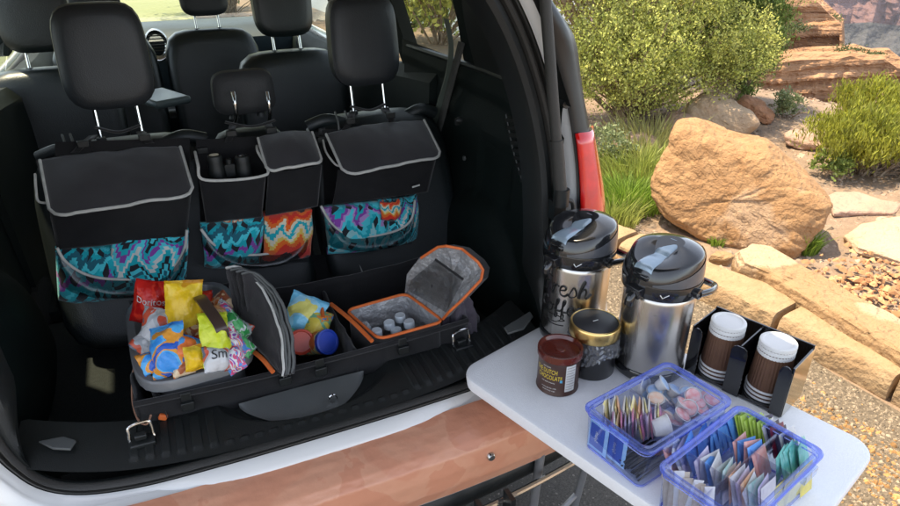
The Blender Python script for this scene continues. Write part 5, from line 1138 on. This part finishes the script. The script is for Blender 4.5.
# script lettering "Fresh / Coffee" drawn by strokes round the body
GL = {'F': ([[(0, .95), (.3, 1.05), (.75, 1.0)], [(.35, 1.0), (.3, .5), (.2, 0), (.0, -.05)], [(.1, .55), (.55, .6)]], .75),
      'r': ([[(0, .1), (.15, .62), (.2, .45), (.12, 0)], [(.2, .42), (.32, .6), (.5, .52)]], .5),
      'e': ([[(0, .3), (.35, .4), (.38, .6), (.18, .62), (.05, .35), (.12, .05), (.35, .0), (.55, .2)]], .55),
      's': ([[(.0, .05), (.25, .65), (.42, .4), (.4, .1), (.15, 0), (.02, .12)]], .52),
      'h': ([[(0, 0), (.12, .6), (.3, 1.1), (.36, .95), (.15, .4), (.08, 0)], [(.1, .25), (.3, .58), (.45, .45), (.4, .1), (.5, -.02), (.75, .25)]], .7),
      'C': ([[(.65, .85), (.45, 1.02), (.12, .7), (.05, .3), (.3, -.02), (.65, .2)]], .7),
      'o': ([[(.25, .6), (.05, .4), (.08, .08), (.3, .0), (.45, .25), (.4, .55), (.25, .6), (.35, .5), (.6, .55)]], .58),
      'f': ([[(0, .2), (.3, .8), (.32, 1.08), (.2, 1.0), (.15, .3), (.1, -.3), (.22, -.35), (.25, -.1), (.12, .12), (.5, .2)]], .45)}
def script(word, a0, z0, size, r, wid):
    q = MB(); x = 0
    for ch in word:
        st_, adv = GL[ch]
        for s_ in st_:
            P = [Vector(((x + px_) * size, py_ * size, 0)) for px_, py_ in s_]; P = catmull(P, 6)
            k = len(P); W = [wid * (.55 + .6 * abs(math.sin(i / k * 5))) for i in range(k)]
            q.tube([Vector((math.cos(a0 + p.x / r) * r, math.sin(a0 + p.x / r) * r, z0 + p.y)) for p in P], W, 5)
        x += adv
    return q
m_ink = mat('black_ink', (.012, .012, .012), .45)
a0 = R(166) - FACE
part('lettering', script('Fresh', a0, .155, .044, .0808, .0026), m_ink, bd1); part('lettering', script('Coffee', a0 - .05, .100, .038, .0808, .0024), m_ink, bd1)
q = MB(); vs, fs = text_geo('TO', .014); rr_ = .0812
q.add([Vector((math.cos(a0 + .40 + p.x / rr_) * rr_, math.sin(a0 + .40 + p.x / rr_) * rr_, .150 + p.y)) for p in vs], fs); part('lettering', q, m_ink, bd1, smooth=False)
q = MB()   # little cup drawing and flourish
for st_ in ([(0, 0), (.012, -.018), (.03, -.018), (.042, 0), (0, 0)], [(.04, -.004), (.052, -.008), (.036, -.014)], [(-.01, -.024), (.02, -.028), (.05, -.024)]):
    q.tube([Vector((math.cos(a0 + .30 + x / rr_) * rr_, math.sin(a0 + .30 + x / rr_) * rr_, .090 + z)) for x, z in ([tuple(p)[:2] for p in catmull([(a, b, 0) for a, b in st_], 4)])], .0010, 5)
part('drawing', q, m_ink, bd1)
q = MB(); vs, fs = text_geo('airpot', .007)
vs = [] if True else vs
q = MB(); a_ = R(222) - FACE; q.tube([Vector((math.cos(a_ + k * .02) * .0809, math.sin(a_ + k * .02) * .0809, .196)) for k in range(8)], .0008, 4); part('maker_mark', q, mat('ink_grey', (.2, .2, .2), .5), bd2)

# black canister with gold band and a plastic liner
c = at(590, 367, z=TZ); cn = thing('countertop_bin', 'small black canister bin with a gold band and a clear bag hanging over its side', 'bin', T(c.x, c.y, TZ, R(20)))
q = MB(); q.lathe([(0, 0), (.054, 0), (.056, .003), (.056, .105)], 48); part('body', q, mat('bin_black', (.012, .012, .013), .3, nscale=9, coat=.3), cn)
m_gold = mat('gold_band', (.95, .70, .28), .28, metal=1, nscale=8, col2=(.8, .52, .18))
q = MB(); q.lathe([(.0575, .100), (.0585, .102), (.0585, .128), (.057, .131), (.053, .132)], 56); part('band', q, m_gold, cn)
q = MB(); q.lathe([(.0, .133), (.049, .133), (.053, .131), (.054, .128)], 48); ld = part('lid', q, mat('bin_lid', (.02, .02, .022), .42, nscale=9), cn)
q = MB(); q.box((0, 0, .1335), (.014, .002, .0008), Matrix.Rotation(R(-20), 3, 'Z')); part('mark', q, m_wt, ld)
m_film = sheer_mat('plastic_film', (.86, .87, .88), .9, .12, .07, (.7, .7, .7))
q = MB()
def film(u, v):
    a_ = u * 2 * math.pi; r = .0575 + .0055 * abs(fbm((math.cos(a_) * 5, math.sin(a_) * 5, v * 3), 1, 4)) + .004 * abs(math.sin(a_ * 13 + 6 * v + 3 * fbm((a_, v * 2, 0)))) * (.3 + v)
    zb = .052 + .012 * math.sin(a_ * 3 + 1); return Vector((math.cos(a_) * r, math.sin(a_) * r, .101 + (zb - .101) * v))
q.surf(film, 130, 14, True); part('bag_liner', q, m_film, cn)
# cocoa canister
c = at(557, 384, z=TZ); cc = thing('cocoa_canister', 'brown cocoa canister with yellow lettering and a translucent red brown lid', 'canister', T(c.x, c.y, TZ))
m_coc = mat('cocoa_label', (.060, .022, .014), .38, col2=(.045, .016, .010), nscale=12, coat=.2)
q = MB(); q.lathe([(0, 0), (.047, 0), (.049, .002), (.049, .004), (.0475, .006), (.0475, .088), (.049, .090)], 48); cb = part('body', q, m_coc, cc)
m_lid = mat('cocoa_lid', (.15, .022, .012), .22, col2=(.12, .017, .010), nscale=14, coat=.5, trans=.25)
q = MB(); q.lathe([(.0, .100), (.010, .1005), (.012, .0985), (.036, .0975), (.043, .0985), (.0465, .106), (.0505, .1065), (.0512, .104), (.0510, .090), (.0495, .0885)], 48); part('lid', q, m_lid, cc)
rl = .0479
def wrapt(s, size, ang, z, width=None):
    vs, fs = text_geo(s, size, width); return [Vector((math.cos(ang + p.x / rl) * rl, math.sin(ang + p.x / rl) * rl, z + p.y)) for p in vs], fs
ca = math.atan2(-c.y, -c.x)
q = MB(); q.add(*wrapt('THE DUTCH', .0165, ca - .60, .060, .055)); q.add(*wrapt('CHOCOLATE', .0165, ca - .40, .0445, .060)); part('lettering', q, mat('ink_yellow', (.9, .68, .06), .5), cb, smooth=False)
q = MB(); q.add(*wrapt('HOT DARK', .0052, ca - .55, .075, .02)); q.add(*wrapt('rich and creamy', .0052, ca - .45, .035)); q.add(*wrapt('cocoa mix for milk', .0048, ca - .4, .020)); q.add(*wrapt('serves many cups', .0045, ca - .4, .013)); part('lettering', q, m_wt, cb, smooth=False)
q = MB(); q.surf(lambda u, v: Vector((math.cos(ca + .38 + .52 * u) * (rl + .0001), math.sin(ca + .38 + .52 * u) * (rl + .0001), .014 + .070 * v)), 10, 1); pn = part('facts_panel', q, mat('label_white', (.74, .73, .70), .5), cb)
q = MB()
for k in range(9):
    z = .020 + k * .0072; q.surf(lambda u, v: Vector((math.cos(ca + .42 + (.44 if k % 3 else .36) * u) * (rl + .0004), math.sin(ca + .42 + (.44 if k % 3 else .36) * u) * (rl + .0004), z + .0011 * v)), 6, 1)
part('print_lines', q, mat('ink_brown', (.2, .14, .12), .6), pn)
q = MB(); q.surf(lambda u, v: Vector((math.cos(ca + .12 + .12 * u) * (rl + .0003), math.sin(ca + .12 + .12 * u) * (rl + .0003), .040 + .007 * v)), 3, 1); part('blue_badge', q, mat('ink_blue', (.10, .42, .68), .5), cb)

# black acrylic cup dispenser
CM = T(1.122, .824, TZ, R(19)); cdy = thing('cup_dispenser', 'glossy black acrylic holder with two bays of paper cups', 'cup holder', CM)
m_acr = mat('acrylic_black', (.006, .006, .007), .04, coat=1, nscale=3); m_mir = mat('acrylic_mirror', (.62, .58, .50), .03, metal=1, nscale=3)
def prt(name, c, d, m, **k): q = MB(); q.box(c, d); return part(name, q, m, cdy, **k)
prt('base', (0, 0, .006), (.110, .222, .006), m_acr); prt('back_panel', (.056, 0, .068), (.004, .226, .136), m_acr)
e1 = prt('end_panel', (.0, .112, .066), (.110, .003, .130), m_acr); e2 = prt('end_panel', (.0, -.112, .066), (.110, .003, .130), m_acr); prt('divider', (.0, .0, .066), (.108, .003, .130), m_acr)
q = MB(); q.box((.0, -.1142, .066), (.108, .001, .128)); part('mirror_face', q, m_mir, e2)
for y_, w_ in ((.100, .026), (0, .036), (-.100, .026)):
    P = [(-.056, y_ + p.x, .066 + p.y) for p in [Vector(t_) for t_ in [(-w_ / 2, -.064, 0), (w_ / 2, -.064, 0), (w_ / 2, .050, 0), (w_ / 2 - .004, .060, 0), (w_ / 2 - .010, .064, 0), (-w_ / 2 + .010, .064, 0), (-w_ / 2 + .004, .060, 0), (-w_ / 2, .050, 0)]]]
    q = MB(); q.prism(P, (-.003, 0, 0)); part('front_flange', q, m_acr, cdy, smooth=False)
m_kraft = mat('cup_sleeve', (.135, .062, .032), .75, col2=(.11, .05, .026), nscale=30); m_cupw = mat('cup_white', (.80, .79, .76), .55, nscale=20, col2=(.74, .73, .70))
def cup_mesh():
    q = MB(); prof = [(.0425, .004), (.0425, .010)] + [(.0425 - .0062 * k / 10, .010 + .088 * k / 10) for k in range(11)]
    vs = []; fs = []; n = 144
    for i in range(n):
        a_ = 2 * math.pi * i / n; w_ = .0006 * (1 if i % 4 < 2 else -1)
        for r_2, z in prof: vs.append(Vector((math.cos(a_) * (r_2 + w_), math.sin(a_) * (r_2 + w_), z)))
    m_ = len(prof)
    for i in range(n):
        for j in range(m_ - 1): fs.append((i * m_ + j, (i + 1) % n * m_ + j, (i + 1) % n * m_ + j + 1, i * m_ + j + 1))
    q.add(vs, fs); a = q.mesh('sleeve'); q = MB(); q.lathe([(.0415, .0035), (.044, .0), (.0455, .002), (.0445, .0045), (.0428, .005)], 48); b = q.mesh('rim')
    q = MB(); q.lathe([(.0, .1005), (.030, .1005), (.031, .1025), (.0355, .103), (.0380, .1015), (.0386, .098), (.0384, .0945), (.0372, .0935)], 48); d = q.mesh('cup_base')
    for me, m in ((a, m_kraft), (b, m_cupw), (d, m_cupw)): me.materials.append(m)
    return a, b, d
cmh = cup_mesh(); words = ['lowest', 'middle', 'topmost']
for j, (y_, nm) in enumerate(((.056, 'left'), (-.056, 'right'))):
    for k in range(3):
        M = CM @ Matrix.Translation((-.004, y_, .010 + .0105 * k)) @ Matrix.Rotation(rnd.random(), 4, 'Z')
        t = thing('paper_cup', '%s upside-down brown ripple paper cup in the %s bay of the black holder' % (words[k], nm), 'paper cup', M, 'paper cups stacked in the holder')
        t.scale = (1, 1, 1.15); link('sleeve', cmh[0], None, t); link('rim', cmh[1], None, t); link('cup_base', cmh[2], None, t)

# ---- clear organizer boxes
m_clear = sheer_mat('clear_plastic', (.80, .85, .98), .9, .06, .03, (.5, .6, .9)); m_rim = sheer_mat('blue_rim', (.50, .58, .98), .8, .08, .26, (.25, .33, .9)); m_div = sheer_mat('divider_plastic', (.88, .88, .94), .3, .05, .03, (.15, .15, .25))
def clearbox(M, L_, W_, H_, label, divx, divy):
    t = thing('clear_box', label, 'storage box', M); a, b = L_ / 2, W_ / 2
    q = MB(); q.loft([rr2(a - .012, b - .012, .012, .002), rr2(a - .008, b - .008, .015, .004), rr2(a - .003, b - .003, .018, H_ - .006)], True, False); part('shell', q, m_clear, t)
    q = MB(); q.loft([rr2(a - .004, b - .004, .018, H_ - .007), rr2(a + .001, b + .001, .020, H_ - .007), rr2(a + .003, b + .003, .022, H_ - .005), rr2(a + .003, b + .003, .022, H_ - .001), rr2(a + .0, b + .0, .020, H_ + .001), rr2(a - .005, b - .005, .017, H_)], False, False); part('rim', q, m_rim, t)
    q = MB(); q.loft([rr2(a - .013, b - .013, .015, H_ - .0005), rr2(a - .010, b - .010, .015, H_ + .0015), rr2(a - .006, b - .006, .016, H_)], False, False); part('inner_bead', q, m_rim, t)
    q = MB(); q.tube(rr2(a - .010, b - .010, .014, .004), .0022, 6, closed=True); q.tube(rr2(a - .0035, b - .0035, .018, H_ - .016), .0012, 6, closed=True); part('base_bead', q, m_rim, t)
    for x in divx: q = MB(); q.box((x, 0, H_ * .47), (.0014, W_ - .018, H_ * .86)); part('divider', q, m_div, t)
    for y in divy: q = MB(); q.box((0, y, H_ * .47), (L_ - .018, .0014, H_ * .86)); part('divider', q, m_div, t)
    for x, y, dx, dy in ((a + .005, .03, .008, .036), (a + .005, -.03, .008, .0), (-.07, -b - .004, .045, .009), (.07, -b - .004, .045, .009)):
        if dy: q = MB(); q.box((x, y, H_ - .012), (dx, dy, .018)); q.tube([(x - dx / 2, y - dy * .0, H_ - .004), (x + dx / 2, y, H_ - .004)], .003, 8); part('latch', q, m_clear, t, bevel=.002)
    return t
B1 = T(.804, .757, TZ, R(10.5)); B2 = T(.838, .574, TZ, R(14))
clearbox(B1, .262, .162, .102, 'left clear blue-rimmed box holding sugar packets, creamers and black stir sticks', [0], [0])
clearbox(B2, .272, .168, .102, 'right clear blue-rimmed box packed with rows of tea bags', [-.05, .045], [0.])
# cheap pillow-shaped packets, the mesh shared inside a kind
PM = {}
ORD = 'first second third fourth fifth sixth seventh eighth ninth tenth eleventh twelfth thirteenth fourteenth'.split()
def packet_mesh(w_, h_, t_, m):
    k = (w_, h_, t_, m.name)
    if k in PM: return PM[k]
    q = MB(); o = [Vector((sx * w_ / 2, 0, sz * h_ / 2)) for sx, sz in ((-1, -1), (1, -1), (1, 1), (-1, 1))]
    vs = list(o)
    for s in (-1, 1): vs += [Vector((p.x * .82, s * t_ / 2, p.z * .84)) for p in o]
    fs = [(0, 1, 5, 4), (1, 2, 6, 5), (2, 3, 7, 6), (3, 0, 4, 7), (4, 5, 6, 7), (1, 0, 8, 9), (2, 1, 9, 10), (3, 2, 10, 11), (0, 3, 11, 8), (11, 10, 9, 8)]
    q.add(vs, fs); me = q.mesh('packet'); me.materials.append(m); PM[k] = me; return me
def packets(p0, p1, n, w_, h_, mats, label, zc=.820, rz=R(12), tilt=15, group=None, name='tea_bag', cat='tea bag', th=.004, jit=1.):
    P, Q = at(*p0, z=zc), at(*p1, z=zc); tot = {}; cnt = {}
    lbs = [label if isinstance(label, str) else label[i % len(label)] for i in range(n)]
    for l in lbs: tot[l] = tot.get(l, 0) + 1
    for i in range(n):
        c = P.lerp(Q, i / max(1, n - 1)); m = mats[i % len(mats)]
        o = link(name, packet_mesh(w_, h_, th, m), None, None); o.matrix_world = T(c.x + rnd.gauss(0, .0012) * jit, c.y + rnd.gauss(0, .0012), c.z + rnd.gauss(0, .0025) * jit, rz + R(rnd.gauss(0, 5)), R(-tilt + rnd.gauss(0, 4)), R(rnd.gauss(0, 6)))
        lb = lbs[i]; cnt[lb] = cnt.get(lb, 0) + 1
        if tot[lb] > 1: lb = ORD[cnt[lb] - 1] + ' ' + lb + (', from the left' if len(lb.split()) < 13 else '')
        tag(o, lb, cat, group or (label if isinstance(label, str) else cat + 's standing in the right-hand clear box'))
def pm(n, c, c2=None, ns=90., am=.8): return mat(n, c, .38, col2=c2 or (.75, .75, .74), nscale=ns, amount=am, detail=1)
W_ = pm('paper_white', (.78, .77, .74), (.70, .68, .66)); LIME = pm('paper_lime', (.42, .62, .03), (.62, .75, .2)); PLM = pm('paper_plum', (.07, .03, .10), (.02, .02, .04)); PLR = pm('paper_crimson', (.35, .02, .05), (.1, .01, .04)); TEA = pm('paper_teal', (.05, .48, .38), (.35, .70, .6)); BLU = pm('paper_blue', (.08, .30, .78), (.2, .45, .85)); PNK = pm('paper_salmon', (.80, .28, .22), (.8, .5, .45)); LAV = pm('paper_lavender', (.50, .42, .62), (.7, .65, .75)); ORA = pm('paper_orange', (.80, .36, .14), (.8, .6, .45)); KRA = pm('paper_kraft', (.52, .42, .31), (.62, .54, .44)); YLW = pm('paper_yellow', (.72, .62, .10), (.62, .55, .2)); SEA = pm('paper_sea', (.25, .58, .50), (.75, .78, .75)); PK2 = pm('paper_pink', (.80, .20, .42), (.82, .5, .6)); YL2 = pm('paper_sugar_yellow', (.85, .68, .12), (.8, .76, .6)); NAV = pm('paper_navy', (.02, .07, .42), (.03, .12, .5), 40)
packets((741, 427), (768, 436), 8, .042, .064, [LIME], 'lime green tea bag at the back of the right-hand box', tilt=24)
packets((767, 434), (792, 447), 7, .044, .062, [PLM, W_, PLM, PLR], ['dark plum tea bag right of the lime row', 'pale tea bag among the dark plum ones in the right-hand box', 'dark plum tea bag right of the lime row', 'crimson tea bag among the dark plum ones in the right-hand box'], tilt=26)
packets((781, 466), (806, 454), 9, .042, .062, [TEA], 'teal green tea bag at the right end of the right-hand box', rz=R(24), tilt=22)
packets((702, 446), (736, 428), 9, .052, .066, [BLU], 'blue tea bag at the back left of the right-hand box', rz=R(25), tilt=16, zc=.815)
packets((741, 452), (762, 464), 5, .05, .060, [PNK, BLU], ['salmon pink tea bag in the middle of the right-hand box', 'blue tea bag wedged between the salmon pink ones in the right-hand box'], tilt=25)
packets((704, 468), (768, 500), 15, .054, .062, [LAV, W_, BLU, W_, W_, SEA, W_, ORA, W_, LAV, ORA, W_, SEA], ['lavender tea bag in the front row of the right-hand box', 'white tea bag in the front row of the right-hand box', 'blue tea bag in the front row of the right-hand box', 'white tea bag in the front row of the right-hand box', 'white tea bag in the front row of the right-hand box', 'pale sea green tea bag in the front row of the right-hand box', 'white tea bag in the front row of the right-hand box', 'orange tea bag in the front row of the right-hand box', 'white tea bag in the front row of the right-hand box', 'lavender tea bag in the front row of the right-hand box', 'orange tea bag in the front row of the right-hand box', 'white tea bag in the front row of the right-hand box', 'pale sea green tea bag in the front row of the right-hand box'], rz=R(20), tilt=15, zc=.817)
packets((672, 462), (692, 454), 4, .058, .066, [PNK, W_, LAV, BLU], ['salmon and white packet at the left end of the right-hand clear box', 'white packet at the left end of the right-hand clear box', 'lavender packet at the left end of the right-hand clear box', 'blue packet at the left end of the right-hand clear box'], rz=R(30), tilt=28)
packets((668, 486), (708, 508), 9, .018, .085, [KRA, KRA, W_], ['kraft paper stick packet through the front of the right box', 'kraft paper stick packet through the front of the right box', 'white stick packet among the kraft ones in the right-hand clear box'], zc=.81, tilt=10, rz=R(-30), name='stick_packet', cat='stick packet', th=.006)
packets((778, 497), (806, 478), 4, .040, .064, [YLW], 'yellow green packet in the right front of the right-hand box', zc=.80, rz=R(14), tilt=8)
packets((604, 412), (650, 414), 15, .040, .058, [W_, YL2, W_, W_, YL2, ORA], ['white sugar packet at the back left of the left box', 'yellow sweetener packet at the back left of the left box', 'white sugar packet at the back left of the left box', 'white sugar packet at the back left of the left box', 'yellow sweetener packet at the back left of the left box', 'orange sweetener packet at the back left of the left box'], zc=.83, rz=R(50), tilt=14, group='sweetener packets in the left-hand clear box', name='sugar_packet', cat='sugar packet')
packets((612, 428), (662, 420), 16, .038, .058, [PK2, W_, YL2, PK2, LAV, W_], ['pink sweetener packet at the front left of the left box', 'white sugar packet at the front left of the left box', 'yellow sweetener packet at the front left of the left box', 'pink sweetener packet at the front left of the left box', 'lavender sweetener packet at the front left of the left box', 'white sugar packet at the front left of the left box'], zc=.82, rz=R(50), tilt=10, group='sweetener packets in the left-hand clear box', name='sugar_packet', cat='sugar packet')
for px_, lb in (((591, 442), 'left of two navy blue labelled packets against the left wall of the left-hand box'), ((609, 453), 'right of two navy blue labelled packets against the left wall of the left-hand box')):
    c = at(*px_, z=.80); t = thing('cocoa_packet', lb, 'packet', T(c.x + .020, c.y + .004, .803, R(10.5 - 90), 0, 0), 'navy blue labelled packets'); link('sleeve', packet_mesh(.050, .078, .006, pm('paper_pale_blue', (.30, .58, .85), (.5, .7, .88))), None, t)
    q = MB(); q.box((0, -.0036, 0), (.036, .001, .056)); part('label', q, NAV, t); q = MB(); vs, fs = text_geo('Splash', .011); q.add([Vector((p.y - .004, -.0044, p.x)) for p in vs], fs); part('lettering', q, m_wt, t, smooth=False)
m_stir = mat('stirrer_black', (.015, .015, .018), .35)
for i in range(26):
    u, v = rnd.random(), rnd.random(); M = B1 @ T(-.115 + .10 * u, -.070 + .004 * i % .06, .010 + .022 * v, 0) @ Matrix.Rotation(R(rnd.gauss(0, 5)), 4, 'Z') @ Matrix.Rotation(R(rnd.uniform(-12, 8)), 4, 'Y')
    q = PM.get('st')
    if q is None: g = MB(); g.box((0, 0, 0), (.105, .0035, .002)); q = g.mesh('stir_stick'); q.materials.append(m_stir); PM['st'] = q
    o = link('stir_stick', q, None); o.matrix_world = B1 @ T(-.062 + .006 * (u - .5), -.060 + .0021 * i, .014 + .018 * v, R(rnd.gauss(0, 2)), 0, R(rnd.uniform(-6, 6)))
    tag(o, 'black stir stick lying in the front of the left-hand clear box', 'stir stick', 'black stir sticks in the left-hand clear box')
m_crm = mat('creamer_white', (.80, .79, .77), .4, nscale=30)
def foil(n, c, c2): return mat(n, c, .3, col2=c2, nscale=70, amount=1.0, detail=1)
FB, FR, FO = foil('foil_lid_blue', (.25, .5, .8), (.75, .8, .85)), foil('foil_lid_red', (.72, .12, .12), (.8, .7, .68)), foil('foil_lid_peach', (.85, .45, .25), (.85, .75, .65))
q = MB(); q.lathe([(0, -.022), (.0125, -.022), (.0135, -.020), (.0165, -.002), (.0210, -.0015), (.0212, .0), (.0195, .0004)], 24); cme = q.mesh('cup'); cme.materials.append(m_crm)
fls = {}
for f_ in (FB, FR, FO): q = MB(); q.lathe([(0, .0016), (.0172, .0014), (.0182, .0006), (.0185, -.0010)], 24); me = q.mesh('foil_lid'); me.materials.append(f_); fls[f_.name] = me
CR = [((665, 383), FB, .845), ((676, 389), FB, .83), ((655, 390), FB, .83), ((687, 394), FB, .825), ((668, 395), FB, .815), ((656, 398), FO, .84), ((667, 400), FO, .825), ((646, 397), FB, .81), ((680, 402), FB, .815),
      ((693, 396), FR, .842), ((685, 403), FR, .838), ((698, 402), FR, .835), ((689, 408), FR, .835), ((683, 414), FR, .832), ((675, 420), FR, .82), ((693, 411), FR, .815), ((702, 408), FR, .83), ((712, 400), FR, .835), ((665, 419), FO, .82), ((706, 398), FR, .81)]
nmn = {FB.name: 'blue and white', FR.name: 'red and white', FO.name: 'peach'}
dirs = ['lying on its side', 'tilted towards the viewer', 'nearly upright']
for i, (px_, f_, z_) in enumerate(CR):
    c = at(*px_, z=z_); k = i % 3
    t = thing('creamer_cup', '%s %s creamer cup %s, %s bay of left box' % (ORD[sum(1 for q_ in CR[:i] if q_[1] is f_)], nmn[f_.name], dirs[k], 'back right' if i < 9 else 'front right'), 'creamer', T(*c, rz=rnd.uniform(-1.5, 1.5), rx=R([48, 28, 12][k])) @ Matrix.Scale(.86, 4), 'creamer cups in the left-hand clear box')
    link('cup', cme, None, t); link('foil_lid', fls[f_.name], None, t)
for px_, rz_, lb in (((645, 387), .4, 'plain white portion cup standing at the back of the left-hand clear box'), ((668, 425), 1.2, 'plain white portion cup on its side at the front of the left-hand clear box')):
    c = at(*px_, z=.83); t = thing('portion_cup', lb, 'portion cup', T(*c, rz=rz_, rx=R(75))); q = MB(); q.lathe([(0, -.03), (.016, -.03), (.017, -.028), (.021, .0), (.023, .001), (.022, .003)], 28); part('cup', q, m_crm, t); q = MB(); q.lathe([(.0, -.004), (.019, -.004)], 20); part('inside', q, m_cupw, t)
